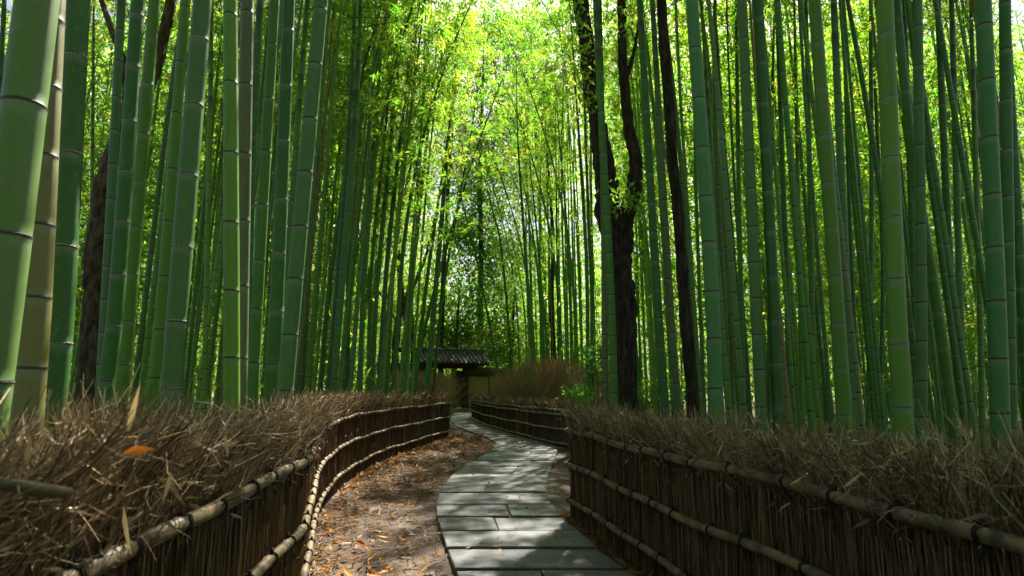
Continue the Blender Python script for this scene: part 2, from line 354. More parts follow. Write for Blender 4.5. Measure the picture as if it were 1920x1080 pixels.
    h = H + .03 * np.sin(s * 3.1) + .02 * np.sin(s * 7.7) + rng.normal(0, .028, m) - .05 * np.abs(out) ** 2
    low = rng.random(m) < .5; h = np.where(low, np.minimum(z0 + rng.uniform(.06, .2, m), h), h)
    A = xyz(p0, z0); ln = h - z0; cell = np.floor(s / .055).astype(int) * 7 + np.floor(u / .07).astype(int); cr = np.random.default_rng(5); tab = cr.normal(size=(4096, 4)); cv = tab[cell % 4096]
    h = h + cv[:, 3] * .022; ln = h - z0
    E = xyz(p0 + nn * (out * .085 * rng.uniform(.3, 1.4, m) + rng.normal(0, .03, m) + cv[:, 0] * .03)[:, None] + tt * ((rng.normal(lean[0], .13, m) + cv[:, 1] * .13) * ln / .3)[:, None] * .6, h)
    Mi = (A + E) / 2 + rng.normal(0, .014, (m, 3)); r = .0009 + .0032 * rng.random(m) ** 2.2; r = r * np.clip(dd / 3.5, 1, 3.0)
    v, f, idx = twigs(A, Mi, E, r, r * .45); tn = np.clip(rng.beta(1.3, 1.7, m) + cv[:, 2] * .13, 0, 1); parts.append((v, f, tn[idx]))
    # side sprigs
    for rep in range(2):
        q = rng.random(m) < .5; B0 = (Mi * .6 + E * .4)[q]; mm = len(B0); dv = unit((E - A)[q] + rng.normal(0, .16, (mm, 3)) + xyz(nn[q] * (out[q] * .08)[:, None], np.zeros(mm)))
        B2 = B0 + dv * rng.uniform(.04, .13, mm)[:, None]; r2 = r[q] * .6; v, f, idx = twigs(B0, (B0 + B2) / 2 + rng.normal(0, .006, (mm, 3)), B2, r2, r2 * .4)
        parts.append((v, f, np.clip(tn[q] + .1, 0, 1)[idx]))
    v, f, t = join(parts); put('brush_top', mesh_np('brush_top', v, f, M_BRUSH, False, t), 'stuff')
    # shrivelled leaves in the brush
    m = int(N * 1.3); s = samp(m); p, nn, tt = ev(s); u = np.where(rng.random(m) < .6, rng.uniform(-.05, .03, m), rng.uniform(-.03, thick + .02, m)); P = xyz(p - nn * u[:, None] , H - rng.beta(1.4, 1.6, m) * .36 + .02)
    D = unit(rng.normal(0, 1, (m, 3)) + np.array((0, 0, -.2))); Nv = perp(D, rng.normal(size=(m, 3)))
    Lf = rng.uniform(.02, .075, m); v, f, idx = blades(P, D, Nv, Lf, Lf * rng.uniform(.1, .24, m), rng.normal(0, .5, m))
    put('shrivelled_leaves', mesh_np('shrivelled_leaves', v, f, M_PALE, True, rng.beta(1.4, 2.0, m)[idx]), 'stuff')
    # rails and their rope bindings
    bmesh_ = binding_mesh(rr)
    for ri, rz in enumerate(rails):
        m = MB(); s = 0.0; cur = []; rad = []; nxt = rnd.uniform(.1, .3)
        sv = []; 
        while s < Lt:
            sv.append((s, 1.0)); s += .05
            if s > nxt:
                sv += [(s, 1.0), (s + .008, 1.13), (s + .016, .97), (s + .022, 1.0)]; s += .05; nxt = s + rnd.uniform(.2, .34)
        sa = np.clip(np.array([q[0] for q in sv]), 0, Lt); p, nn, tt = ev(sa); wob = .008 * np.sin(sa * 2.1 + ri) + .006 * np.sin(sa * 5.3)
        P = np.concatenate((p + nn * (rr * .75 + .012), (rz + wob)[:, None]), 1); keep = np.concatenate(([True], np.diff(sa) > .004))
        m.tube(list(P[keep]), [rr * q[1] for q, kk in zip(sv, keep) if kk], 10)
        ro = put('bamboo_rail', m.mesh('bamboo_rail', mat_rail, True)); s = rnd.uniform(.08, .2)
        while s < Lt - .05:
            p, nn, tt = ev(np.array([s])); z = rz + .008 * math.sin(s * 2.1 + ri) + .006 * math.sin(s * 5.3); p = p[0] + nn[0] * (rr * .75 + .012)
            bo = link('rope_binding', bmesh_, ro); bo.location = (p[0], p[1], z)
            bo.rotation_euler = (rnd.uniform(-.3, .3), 0, math.atan2(tt[0][1], tt[0][0]))
            s += step * rnd.uniform(.75, 1.3)
    return ev, Lt
LF = [(-.84, -1.2), (-.86, .2), (-.9, 1.2), (-1.06, 2.95), (-1.26, 3.8), (-1.81, 5.8), (-2.1, 7.6), (-2.2, 9.45), (-2.06, 11.5), (-1.56, 15.3)]
RF = [(1.42, -1.0), (1.40, .3), (1.36, 1.4), (1.24, 2.3), (1.0, 3.5), (.77, 4.75), (.56, 5.95)]
FF = [(2.3, 10.2), (1.75, 11.3), (1.1, 12.5), (-.1, 16.6), (-1.0, 20.4), (-1.62, 24.4)]
fence('brushwood_fence', 'long curving brushwood fence with three tan bamboo rails beside the bare earth', LF, +1, 1.12, (.83, .5, .17), .0225, .24, 700, .27, M_RAIL, (.12, 0))
fence('brushwood_fence', 'dark brushwood fence with moss-green bamboo rails running beside the near slabs, square end', RF, -1, 1.04, (.80, .485, .17), .0235, .26, 760, .34, M_RAIL, (-.05, 0))
fence('brushwood_fence', 'low far brushwood fence with four silvery rails leading to the gate', FF, -1, .98, (.755, .655, .355, .07), .02, .25, 600, .5, M_RAILG, (0, 0))

# ------------------------------------------------------------------ bamboo: culms, crowns
def culm_mesh(name, H, d, sp, axis, k=14, coarse_above=5.5):
    """axis(z) -> (x, y); nodes every sp, tapering, with a raised ring, bloom and scar at each node"""
    zs = []; rs = []; nd = []; z = rnd.uniform(.05, sp * .9); node_z = []
    rad = lambda q: d / 2 * (1 - .12 * q / 5 if q < 5 else max(.10, .88 - .80 * ((q - 5) / max(H - 5, 1)) ** 1.1))
    def add(q, f, a, bb): zs.append(q); rs.append(rad(q) * f); nd.append((a, bb, 0))
    add(-.05, 1.02, 0, 0)
    while z < H - .2:
        node_z.append(z); fine = z < coarse_above
        if fine:
            for dz, f, a, bb in ((-.07, 1.0, 0, 0), (-.03, 1.0, .6, 0), (-.010, 1.005, 1, 0), (-.005, 1.03, .8, .9), (0, 1.045, .3, 1), (.004, 1.02, .2, .9), (.009, .985, .1, .1), (.045, .995, 0, 0)):
                add(z + dz * min(1, d / .09), f, a, bb)
        else: add(z, 1.03, .2, .8); add(z + .03, 1.0, 0, 0)
        z += sp * (1 + .35 * min(1, z / 4)) * rnd.uniform(.93, 1.07)
    add(H, 1, 0, 0)
    zs = np.array(zs); zs = np.maximum.accumulate(zs + np.arange(len(zs)) * 1e-6); rs = np.array(rs); nd = np.array(nd)
    ax = np.array([axis(q) for q in zs]); th = np.linspace(0, 2 * math.pi, k, endpoint=False)
    V = np.stack((ax[:, 0:1] + rs[:, None] * np.cos(th), ax[:, 1:2] + rs[:, None] * np.sin(th), np.repeat(zs[:, None], k, 1)), -1).reshape(-1, 3)
    m = len(zs); a = np.arange(m - 1)[:, None] * k; j = np.arange(k)[None]
    Fq = np.stack((a + j, a + (j + 1) % k, a + k + (j + 1) % k, a + k + j), -1).reshape(-1, 4)
    me = mesh_np(name, V, Fq, M_CULM, True); at_ = me.attributes.new('node', 'FLOAT_VECTOR', 'POINT')
    at_.data.foreach_set('vector', np.repeat(nd, k, axis=0).astype(np.float32).ravel()); return me, node_z, rad
def crown_arrays(seed, z0, z1, reach, nb, lsize, per=8, cl=9):
    """branch sprays with drooping fans of leaves; returns leaf arrays and branch sticks"""
    r = np.random.default_rng(seed); LV = []; B = []
    for b in range(nb):
        t = (b + r.random()) / nb; z = z0 + (z1 - z0) * t; az = b * 2.4 + r.normal(0, .5); ln = reach * (1 - .55 * t) * r.uniform(.6, 1.15)
        el = r.uniform(.2, .75); dv = np.array((math.cos(az) * math.cos(el), math.sin(az) * math.cos(el), math.sin(el)))
        u = np.linspace(.25, 1.05, cl); P = np.array((0, 0, z)) + dv * (u * ln)[:, None] - np.array((0, 0, 1)) * (.38 * ln * u ** 2.2)[:, None]
        B.append((np.array((0, 0, z)), P[cl // 2], P[-1])); C = np.repeat(P, 2, 0) + r.normal(0, .2 * reach / 1.5, (cl * 2, 3)) * np.array((1, 1, .75))
        LV.append(C)
    C = np.concatenate(LV); n = len(C); az = r.uniform(0, 2 * math.pi, n); base = np.stack((np.cos(az), np.sin(az), r.uniform(-.9, .1, n)), 1)
    P = np.repeat(C, per, 0) + r.normal(0, .05, (n * per, 3)); D = unit(np.repeat(base, per, 0) + r.normal(0, .55, (n * per, 3)))
    Nv = unit(np.array((0, 0, 1.0)) + r.normal(0, .5, (n * per, 3))); Nv = unit(Nv - D * (Nv * D).sum(1, keepdims=True))
    L = lsize * r.uniform(.45, 1.45, n * per); tint = np.clip(np.repeat(r.beta(2, 2.2, n), per) + r.normal(0, .12, n * per), 0, 1)
    return P, D, Nv, L, tint, B
CROWN_H = 12.0; CROWNS = []
for s in range(6):
    P, D, Nv, L, tint, B = crown_arrays(100 + s, (4.4, 5.2, 6.0)[s % 3], CROWN_H, 1.75, 18, .14, 13, 5)
    L = L; V, Fq = leaves(P, D, Nv, L, L * .2)
    me = mesh_np('foliage', V, Fq, M_LEAF, False, tint)
    A = np.array([b[0] for b in B]); Mi = np.array([b[1] for b in B]); E = np.array([b[2] for b in B])
    v, f, idx = twigs(A, Mi, E, np.full(len(A), .009), np.full(len(A), .003)); bm = mesh_np('branches', v, f, M_TWIG, False, np.full(len(f), .35))
    CROWNS.append((me, bm))
for s in range(4):                           # thin high crowns of the tall near stems
    P, D, Nv, L, tint, B = crown_arrays(140 + s, 7.2 + .3 * s, CROWN_H + .4, 1.6, 10, .135, 15, 5); V, Fq = leaves(P, D, Nv, L, L * .2); me = mesh_np('foliage', V, Fq, M_LEAF, False, tint)
    v, f, idx = twigs(*[np.array([b[k] for b in B]) for k in range(3)], np.full(len(B), .009), np.full(len(B), .003)); CROWNS.append((me, mesh_np('branches', v, f, M_TWIG, False, np.full(len(f), .35))))
for s in range(2):                           # nearly bare tops where the canopy opens over the path
    P, D, Nv, L, tint, B = crown_arrays(150 + s, 8.0, CROWN_H + .4, 1.35, 7, .145, 22, 3); V, Fq = leaves(P, D, Nv, L, L * .2); me = mesh_np('foliage', V, Fq, M_LEAF, False, tint)
    v, f, idx = twigs(*[np.array([b[k] for b in B]) for k in range(3)], np.full(len(B), .009), np.full(len(B), .003)); CROWNS.append((me, mesh_np('branches', v, f, M_TWIG, False, np.full(len(f), .35))))
def sunny(x, Y):                             # does a crown here stand between the sun and the path?
    k = 10.5 / math.tan(SUN_EL); sx, sy = x - k * math.sin(SUN_AZ), Y - k * math.cos(SUN_AZ)
    return (4.6 < sy < 17 and edge(GL, sy) - 1.6 < sx < edge(GR, sy) + .8) or (14.5 < sy < 22 and -.3 < sx < 3.4)
for s in range(3):                           # crowns of stems that arch over the path towards +X
    P, D, Nv, L, tint, B = crown_arrays(160 + s, 5.0, 14.5, 1.9, 17, .15, 14, 5); sh = lambda q: q + np.stack((.020 * np.clip(q[:, 2] - 3.5, 0, None) ** 2, 0 * q[:, 2], 0 * q[:, 2]), 1)
    V, Fq = leaves(sh(P), D, Nv, L, L * .2); me = mesh_np('foliage', V, Fq, M_LEAF, False, tint)
    v, f, idx = twigs(*[sh(np.array([b[k] for b in B])) for k in range(3)], np.full(len(B), .009), np.full(len(B), .003)); CROWNS.append((me, mesh_np('branches', v, f, M_TWIG, False, np.full(len(f), .35))))
GREEN = {'g': (.044, .158, .016), 'd': (.026, .105, .014), 'b': (.042, .148, .036), 'l': (.064, .195, .020), 'q': (.066, .172, .044), 'y': (.12, .135, .035), 'p': (.085, .130, .05)}
RINGS = {}
def ring_mesh(kind):
    if kind not in RINGS:
        m = MB(); pts = [(math.cos(t), math.sin(t), 0) for t in np.linspace(0, 2 * math.pi, 19)]
        vv = []; ff = []; prof = ((.99, -.085), (1.035, -.05), (1.05, 0), (1.03, .05), (.985, .08)); k = 18
        for r, z in prof:
            for j in range(k): vv.append((r * math.cos(2 * math.pi * j / k), r * math.sin(2 * math.pi * j / k), z))
        for a in range(len(prof) - 1):
            for j in range(k): ff.append((a * k + j, a * k + (j + 1) % k, (a + 1) * k + (j + 1) % k, (a + 1) * k + j))
        me = bpy.data.meshes.new('node_ring'); me.from_pydata(vv, [], ff); me.materials.append(M_RINGW if kind == 'w' else M_RINGD)
        me.polygons.foreach_set('use_smooth', np.ones(len(me.polygons), bool)); RINGS[kind] = me
    return RINGS[kind]
def add_crown(root, top_xy, slope, scale=1.0, z=0, v=None, rot=None, tall=1.0):
    me, bm = CROWNS[v if v is not None else rnd.randrange(6)]; turn = rnd.uniform(0, 6.28) if rot is None else rot
    for nm, mm in (('foliage', me), ('branches', bm)):
        o = link(nm, mm, root); o.location = (top_xy[0], top_xy[1], z); o.rotation_euler = (-slope[1], slope[0], turn if nm == 'foliage' else 0)
        o['kind'] = 'stuff'
        if nm == 'foliage': fo = o
        else: o.rotation_euler = fo.rotation_euler
        o.scale = (scale, scale, scale * tall)
HAND = []
def bamboo(pts, w, d, col, label, ring='d', sp=None, group=None, crown=True, dy=0.0):
    """pts: photo pixels along the culm's middle, top first; w its width there in pixels; d its real width"""
    Y = F * d / w; W = np.array([at(x, y, Y) for x, y in pts]); W = W[np.argsort(W[:, 2])]
    H = rnd.uniform(11.2, 13.2); z, x = W[:, 2], W[:, 0]
    s0 = (x[1] - x[0]) / (z[1] - z[0]); s1 = (x[-1] - x[-2]) / (z[-1] - z[-2])
    if len(x) > 2:
        Cc = catmull(np.stack((x, z), 1), 8); x, z = Cc[:, 0], Cc[:, 1]
    x0 = x[0] - s0 * z[0]
    bend = rnd.uniform(-.012, .012)
    def axis(q):
        if q < z[0]: xx = x[0] + s0 * (q - z[0])
        elif q > z[-1]: xx = x[-1] + s1 * (q - z[-1]) + (0 if q < 5 else bend * (q - max(5, z[-1])) ** 2 * (q > z[-1] + .5))
        else: xx = float(np.interp(q, z, x))
        return (xx - x0, dy * q)
    me, nz, rad = culm_mesh('culm', H, d, sp or 3.05 * d, axis, 16 if w > 20 else 10)
    root = empty('bamboo', (x0, Y, 0)); tag(root, label, 'bamboo', group or 'bamboo culms standing behind the fences')
    c = link('culm', me, root); q = GREEN[col]; j = rnd.uniform(.85, 1.15); c.color = (q[0] * j * rnd.uniform(.85, 1.55), q[1] * j, q[2] * j * rnd.uniform(.85, 1.2), 1)
    top = 1.2 + .66 * Y + .3
    if w > 10:
        for zz in nz:
            if .7 < zz < min(top, 5.4):
                a = axis(zz); o = link('node_ring', ring_mesh(ring), c); o.location = (a[0], a[1], zz - (.002 if ring == 'w' else 0)); r = rad(zz); o.scale = (r, r, max(.045, r * (.9 if ring == 'w' else 1.0)))
                o.rotation_euler = (rnd.uniform(-.05, .05), -s0 + rnd.uniform(-.05, .05), rnd.uniform(0, 6))
    if crown: add_crown(root, (axis(5)[0] - 5 * s1, 0), (s1, 0), 1.0 * H / CROWN_H, 0, (10 + rnd.randrange(2)) if sunny(x0, Y) else 6 + rnd.randrange(4) if Y < 11 else None)
    HAND.append((x0, Y)); return root
B = bamboo
# beside the long curving fence
B([(70, 0), (2, 540), (-15, 660)], 79, .135, 'q', 'thickest pale green bamboo, cut by the picture edge above the fence', 'd', .43)
B([(98, 0), (70, 540), (56, 735)], 50, .125, 'y', 'blotched yellowish old bamboo just behind the thickest pale culm', 'd', .29)
B([(147, 0), (118, 540), (104, 700)], 45, .125, 'd', 'deep green bamboo beside the blotched yellowish culm', 'w', .47)
B([(8, 0), (-4, 260)], 12, .09, 'd', 'thin dark bamboo at the extreme edge beside the thickest culm')
B([(176, 0), (172, 420)], 8, .075, 'l', 'thin bright bamboo between the deep green culm and the leaning mossy trunk')
B([(228, 0), (203, 480), (194, 640)], 18, .1, 'b', 'bluish bamboo half hidden behind the curved mossy trunk')
B([(259, 0), (220, 540), (200, 720)], 29, .115, 'd', 'dark bamboo with white rings right in front of the mossy trunk', 'w', .345)
B([(290, 0), (246, 540), (230, 720)], 25, .11, 'g', 'slimmer bamboo touching the dark white-ringed culm by the mossy trunk', 'w', .34)
B([(348, 0), (306, 540), (288, 720)], 22, .11, 'g', 'narrow bamboo just before the broad bluish culm', 'd', .43)
B([(380, 0), (336, 540), (322, 735)], 39, .135, 'b', 'broad bluish green bamboo with white rings, leaning towards the path', 'w', .41)
B([(394, 200), (384, 720)], 11, .085, 'l', 'thin bamboo between the broad bluish culm and the upright bright one')
B([(432, 0), (434, 540), (434, 735)], 30, .115, 'l', 'perfectly upright bright green bamboo with dark rings', 'd', .43)
B([(464, 0), (456, 400), (449, 735)], 28, .12, 'p', 'greyish scuffed bamboo half behind the upright bright one', 'd', .5)
B([(488, 0), (474, 300), (466, 540), (460, 720)], 17, .1, 'd', 'dark narrow bamboo behind the greyish scuffed culm', 'd')
B([(515, 0), (484, 540), (474, 735)], 22, .11, 'g', 'medium bamboo with an old sheath scar high up, beside the dark pair', 'd', .43)
B([(542, 0), (520, 540), (508, 735)], 27, .12, 'd', 'dark green bamboo just left of the pale leaning culm by the fence bend', 'w', .42)
B([(602, 0), (552, 540), (534, 735)], 31, .125, 'b', 'pale bluish bamboo leaning to the path, last thick one before the fence bend', 'd', .355)
B([(576, 0), (550, 350), (538, 600)], 13, .1, 'l', 'thin bamboo behind the pale leaning culm at the fence bend')
B([(618, 0), (577, 540), (566, 735)], 9, .09, 'd', 'thin dark bamboo beside the pale leaning culm')
B([(641, 0), (583, 400), (571, 600)], 7, .085, 'd', 'very thin dark bamboo arching over beyond the fence bend')
B([(717, 0), (675, 160), (645, 350), (617, 540), (600, 735)], 10, .1, 'd', 'dark arching bamboo crossing the lighter culms beyond the fence bend')
B([(668, 180), (655, 380), (640, 540), (625, 735)], 15, .125, 'b', 'stoutest bamboo of the clump beyond the fence bend')
B([(662, 200), (653, 500), (652, 735)], 9, .1, 'd', 'upright slim bamboo right beside the stoutest one beyond the bend')
B([(705, 200), (683, 500), (675, 735)], 10, .115, 'b', 'pale bamboo in the clump beyond the fence bend, leaning to the path')
B([(722, 250), (697, 500), (690, 735)], 8, .1, 'g', 'slim green bamboo second in the pale clump beyond the bend')
B([(740, 200), (710, 500), (697, 735)], 9, .11, 'b', 'pale ringed bamboo third in the clump beyond the bend')
B([(752, 250), (725, 500), (711, 735)], 10, .125, 'b', 'light bamboo before the distant forked trunk')
B([(770, 200), (738, 500), (725, 735)], 9, .12, 'g', 'slender bamboo crossing the distant forked trunk')
B([(802, 250), (773, 520), (760, 735)], 10, .145, 'b', 'pale bamboo in front of the tan side wall of the gate')
B([(829, 330), (800, 530), (777, 735)], 8, .125, 'g', 'leaning slim bamboo before the gate roof end')
B([(850, 420), (813, 550), (768, 735)], 7, .115, 'd', 'strongly tilted thin bamboo crossing others before the gate roof')
B([(842, 250), (817, 540), (800, 735)], 11, .155, 'b', 'stout pale bamboo standing across the tiled gate roof')
B([(877, 285), (832, 540), (812, 735)], 6, .1, 'd', 'thin dark bamboo leaning beside the stout one at the gate roof')
# middle distance over the far fence
B([(877, 419), (897, 500), (920, 620), (940, 737)], 4.5, .09, 'd', 'lone thin dark bamboo leaning left at the end of the far fence')
B([(921, 385), (939, 460), (957, 650), (960, 725)], 5, .09, 'd', 'thin dark bamboo standing behind the dry broom hedge')
B([(975, 330), (985, 470), (993, 590), (1000, 700)], 7, .11, 'b', 'pale bamboo rising from the left end of the dry broom hedge')
B([(993, 300), (1012, 500), (1022, 700)], 5, .09, 'g', 'thin bamboo over the middle of the dry broom hedge')
B([(1040, 100), (1045, 500), (1048, 700)], 5, .085, 'd', 'thin dark upright bamboo beside the distant dark trunk')
B([(1045, 210), (1066, 480), (1072, 700)], 6, .095, 'l', 'bright thin bamboo over the broom hedge, right of the distant trunk')
B([(1072, 60), (1095, 400), (1101, 540), (1102, 690)], 8, .1, 'b', 'pale bamboo of a close pair behind the leafy shrub, inner one')
B([(1092, 60), (1103, 400), (1109, 540), (1110, 690)], 7.5, .095, 'b', 'pale bamboo of a close pair behind the leafy shrub, outer one')
# in front of and round the forked dark tree
B([(1117, 0), (1130, 270), (1145, 540), (1152, 770)], 16, .105, 'g', 'bright green bamboo right against the forked dark tree', 'd', .21)
B([(1124, 0), (1132, 400), (1135, 760)], 13, .095, 'p', 'paler bamboo beside the bright one at the forked dark tree', 'd')
B([(1199, 0), (1232, 540), (1247, 770)], 16, .1, 'd', 'dark bamboo between the forked tree and the slender dark trunk', 'd')
B([(1223, 0), (1255, 540), (1272, 770)], 14, .095, 'p', 'pale bamboo just before the slender leaning dark trunk', 'd')
# behind the near slabs' fence
B([(1297, 0), (1334, 540), (1342, 780)], 28, .12, 'b', 'thick bluish bamboo next to the slender dark trunk', 'd', .335)
B([(1315, 0), (1345, 500), (1352, 780)], 10, .085, 'g', 'thin bamboo peeping out beside the thick bluish one')
B([(1391, 0), (1416, 540), (1429, 800)], 22, .11, 'b', 'dark-ringed bamboo, second thick one from the slender trunk', 'd', .31)
B([(1421, 0), (1449, 540), (1460, 800)], 22, .11, 'd', 'deep green bamboo paired closely with the second thick one', 'w', .35)
B([(1380, 0), (1386, 400), (1394, 760)], 10, .09, 'g', 'thin bamboo just before the second thick culm')
B([(1452, 0), (1446, 300), (1443, 600)], 9, .09, 'd', 'thin dark bamboo crossing behind the deep green paired culm')
B([(1456, 0), (1475, 540), (1481, 790)], 11, .09, 'd', 'dark thin bamboo right after the deep green paired culm')
B([(1489, 0), (1500, 540), (1503, 790)], 9, .085, 'l', 'bright thin bamboo alone against the yellow foliage')
B([(1511, 0), (1522, 540), (1524, 790)], 11, .09, 'g', 'thin bamboo just before the big white-ringed leaning culm')
B([(1527, 0), (1567, 540), (1584, 810)], 27, .12, 'g', 'big leaning bamboo with bright white rings', 'w', .34)
B([(1563, 0), (1587, 540), (1604, 810)], 16, .1, 'b', 'bluish bamboo tucked behind the white-ringed leaning culm', 'd')
B([(1579, 0), (1597, 500), (1612, 800)], 8, .08, 'd', 'thin dark bamboo after the white-ringed leaning culm')
B([(1659, 0), (1679, 540), (1695, 815)], 35, .13, 'g', 'broadest bamboo behind the near slabs’ fence, faint pale rings', 'w', .385)
B([(1720, 0), (1727, 540), (1728, 820)], 21, .11, 'b', 'straight bluish bamboo close to the broadest one', 'd', .33)
B([(1680, 0), (1708, 270), (1751, 540), (1791, 815)], 19, .105, 'g', 'strongly slanting bamboo passing behind the straight bluish one', 'w')
B([(1695, 0), (1712, 500), (1720, 800)], 12, .09, 'd', 'dark bamboo hidden between the broadest culm and the straight one')
B([(1758, 0), (1783, 540), (1808, 815)], 14, .095, 'd', 'dark slim bamboo leaning parallel after the slanting one', 'd')
B([(1784, 0), (1799, 540), (1806, 815)], 13, .095, 'b', 'slim bluish bamboo in the gap before the two thick end culms', 'd')
B([(1843, 0), (1867, 540), (1876, 830)], 32, .125, 'b', 'thick greyish green bamboo, the larger of the end pair', 'd', .36)
B([(1884, 0), (1890, 540), (1894, 830)], 23, .11, 'd', 'dark bamboo right behind the larger of the end pair', 'd', .37)
B([(1884, 0), (1908, 420), (1930, 830)], 18, .105, 'd', 'dark tilted bamboo cut by the picture edge behind the end pair', 'w')
B([(1632, 0), (1634, 400), (1628, 800)], 10, .085, 'g', 'thin bamboo just before the broadest culm')
B([(1640, 150), (1655, 500), (1648, 800)], 8, .08, 'd', 'thin dark bamboo leaning against the line of the broadest culm')
B([(1820, 0), (1836, 540), (1842, 815)], 11, .09, 'g', 'thin bamboo just before the thick greyish end culm')
B([(1345, 100), (1366, 500), (1372, 780)], 9, .085, 'd', 'thin dark bamboo midway between the two first thick culms')

# the rest of the stand, one by one, sharing a few culm meshes
STEMS = []
for s in range(6):
    a, p = rnd.uniform(-.008, .008), rnd.uniform(0, 6.28)
    me, nz, rad = culm_mesh('culm', 12.0, .09, .27, lambda q, a=a, p=p: (a * q + .010 * max(0, q - 4) ** 2 * math.cos(p), .010 * max(0, q - 4) ** 2 * math.sin(p)), 9, 9.0)
    STEMS.append((me, a, p))
lf = np.array(sorted([(y, x) for x, y in LF])); rf = np.array(sorted([(y, x) for x, y in RF + FF]))
def clear_x(Y):                             # nearest standing room on either side of the path
    l = float(np.interp(Y, lf[:, 0], lf[:, 1])) - .75 if Y < 15.5 else float(np.interp(Y, [15.5, 18, 26, 34], [-2.7, -4.3, -6.0, -7.5]))
    r = float(np.interp(Y, rf[:, 0], rf[:, 1])) + .8 if Y < 24.4 else float(np.interp(Y, [24.4, 34], [-.4, 1.5]))
    if 5 < Y < 12: r = max(r, 2.2)
    if 12 <= Y < 26: r += 1.4
    return l, r
placed = list(HAND)
def free(x, y, dmin):
    return all((x - a) ** 2 + (y - b) ** 2 > dmin * dmin for a, b in placed)
MARKS = [(-60, 'picture edge'), (113, 'deep green culm'), (214, 'dark white-ringed culm'), (331, 'broad bluish culm'), (434, 'upright bright culm'), (547, 'pale leaning culm'), (635, 'stoutest bend culm'), (745, 'distant forked trunk'), (812, 'gate roof culm'), (917, 'lone thin culm'), (1036, 'distant dark trunk'), (1104, 'close pale pair'), (1172, 'forked dark tree'), (1287, 'slender dark trunk'), (1336, 'thick bluish culm'), (1419, 'second thick culm'), (1571, 'white-ringed leaning culm'), (1683, 'broadest culm'), (1727, 'straight bluish culm'), (1869, 'greyish end culm'), (1980, 'picture edge')]
ORD = ['twenty-' + q for q in 'zero first second third fourth fifth sixth seventh eighth ninth'.split()]; ORD = ['x'] * 20 + ORD[1:] + ['thirtieth'] + ['thirty-' + q for q in 'first second third fourth fifth sixth seventh eighth ninth'.split()]; ORD[:20] = 'first second third fourth fifth sixth seventh eighth ninth tenth eleventh twelfth thirteenth fourteenth fifteenth sixteenth seventeenth eighteenth nineteenth twentieth'.split()
cover = [(CX + F * x / Y, F * .11 / Y / 2, Y) for x, Y in HAND] + [(1172, 21, 8.4), (1292, 12, 7.8), (172, 19, 9.2)]
STAND = []
def shown(px, hw, Y):                       # share of the culm's width not behind a nearer one
    t = np.linspace(px - hw, px + hw, 9); free_ = np.ones(9, bool)
    for c, w, y in cover:
        if y < Y and abs(c - px) < w + hw: free_ &= np.abs(t - c) > w
    return free_.mean()
def stand(side, count, y0, y1):
    n = 0; tries = 0
    while n < count and tries < 20000:
        tries += 1; Y = y0 + (y1 - y0) * rnd.random() ** .8; l, r = clear_x(Y); lim = .86 * Y + .2
        if side < 0: x = l - rnd.random() ** 1.2 * max(.2, lim + l)
        else: x = r + rnd.random() ** 1.2 * max(.2, lim - r)
        s = rnd.uniform(.5, .95); px = CX + F * x / Y; hw = F * .045 * s / Y
        if abs(x) > lim or not free(x, Y, .3) or shown(px, hw, Y) < .6 or (120 < px < 245 and Y < 9.4): continue
        placed.append((x, Y)); cover.append((px, hw, Y)); me, a, p = STEMS[rnd.randrange(6)]
        near = math.exp(-abs(x - (l if side < 0 else r)) / 2.5)
        root = empty('bamboo', (x, Y, 0)); root.rotation_euler = (rnd.gauss(0, .018), rnd.gauss(-side * (.006 + (.045 if side < 0 else .012) * near), .013), 0)
        c = link('culm', me, root); tall = 1.0 if Y < 12 else rnd.uniform(1.15, 1.45); c.scale = (s, s, rnd.uniform(.92, 1.08) * tall); az = rnd.uniform(0, 6.28); c.rotation_euler = (0, 0, az)
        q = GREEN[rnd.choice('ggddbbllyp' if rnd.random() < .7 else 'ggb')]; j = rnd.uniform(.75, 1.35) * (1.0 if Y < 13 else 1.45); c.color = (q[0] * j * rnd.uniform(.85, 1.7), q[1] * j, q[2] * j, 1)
        add_crown(root, (.25 * s * math.cos(p + az), .25 * s * math.sin(p + az)), (0, 0), rnd.uniform(.92, 1.08), 0, (10 + rnd.randrange(2)) if sunny(x, Y) else 6 + rnd.randrange(4) if Y < 12 else None, None, tall); n += 1; STAND.append((px, root))
ARCH = [culm_mesh('culm', 14.5, .095, .28, lambda q: (.020 * max(0, q - 3.5) ** 2, 0), 9, 9.0)[0]]
def arching(px_y):
    for side, Y, extra in px_y:
        l, r = clear_x(Y); x = (l - extra) if side < 0 else (r + extra)
        for t in range(30):
            px = CX + F * x / Y; hw = F * .045 / Y
            if shown(px, hw, Y) > .5 and free(x, Y, .25): break
            x += side * .12
        placed.append((x, Y)); cover.append((px, hw, Y)); root = empty('bamboo', (x, Y, 0)); az = (0 if side < 0 else math.pi) + rnd.uniform(-.5, .5)
        root.rotation_euler = (0, -side * rnd.uniform(.02, .07), 0); c = link('culm', ARCH[0], root); c.rotation_euler = (0, 0, az); s = rnd.uniform(.9, 1.2); c.scale = (s, s, 1); q = GREEN[rnd.choice('gbl')]; c.color = (*q, 1)
        add_crown(root, (0, 0), (0, 0), 1.0, 0, 12 + rnd.randrange(3), az); STAND.append((px, root))
arching([(-1, 10.5, .2), (-1, 12, .5), (-1, 14, .3), (-1, 16, .2), (-1, 17.5, .1), (-1, 19, .3), (-1, 21, .2), (-1, 23, .4), (-1, 25.5, .3), (-1, 28, .2), (1, 13, .4), (1, 15.5, .2), (1, 17.5, .1), (1, 19.5, .3), (1, 21.5, .1), (1, 23.5, .2), (1, 25.5, .3), (1, 28, .1), (1, 30, .1), (-1, 30.5, .1)])
stand(-1, 40, 6.0, 14); stand(-1, 48, 14, 26); stand(1, 56, 5.2, 14); stand(1, 66, 14, 26)
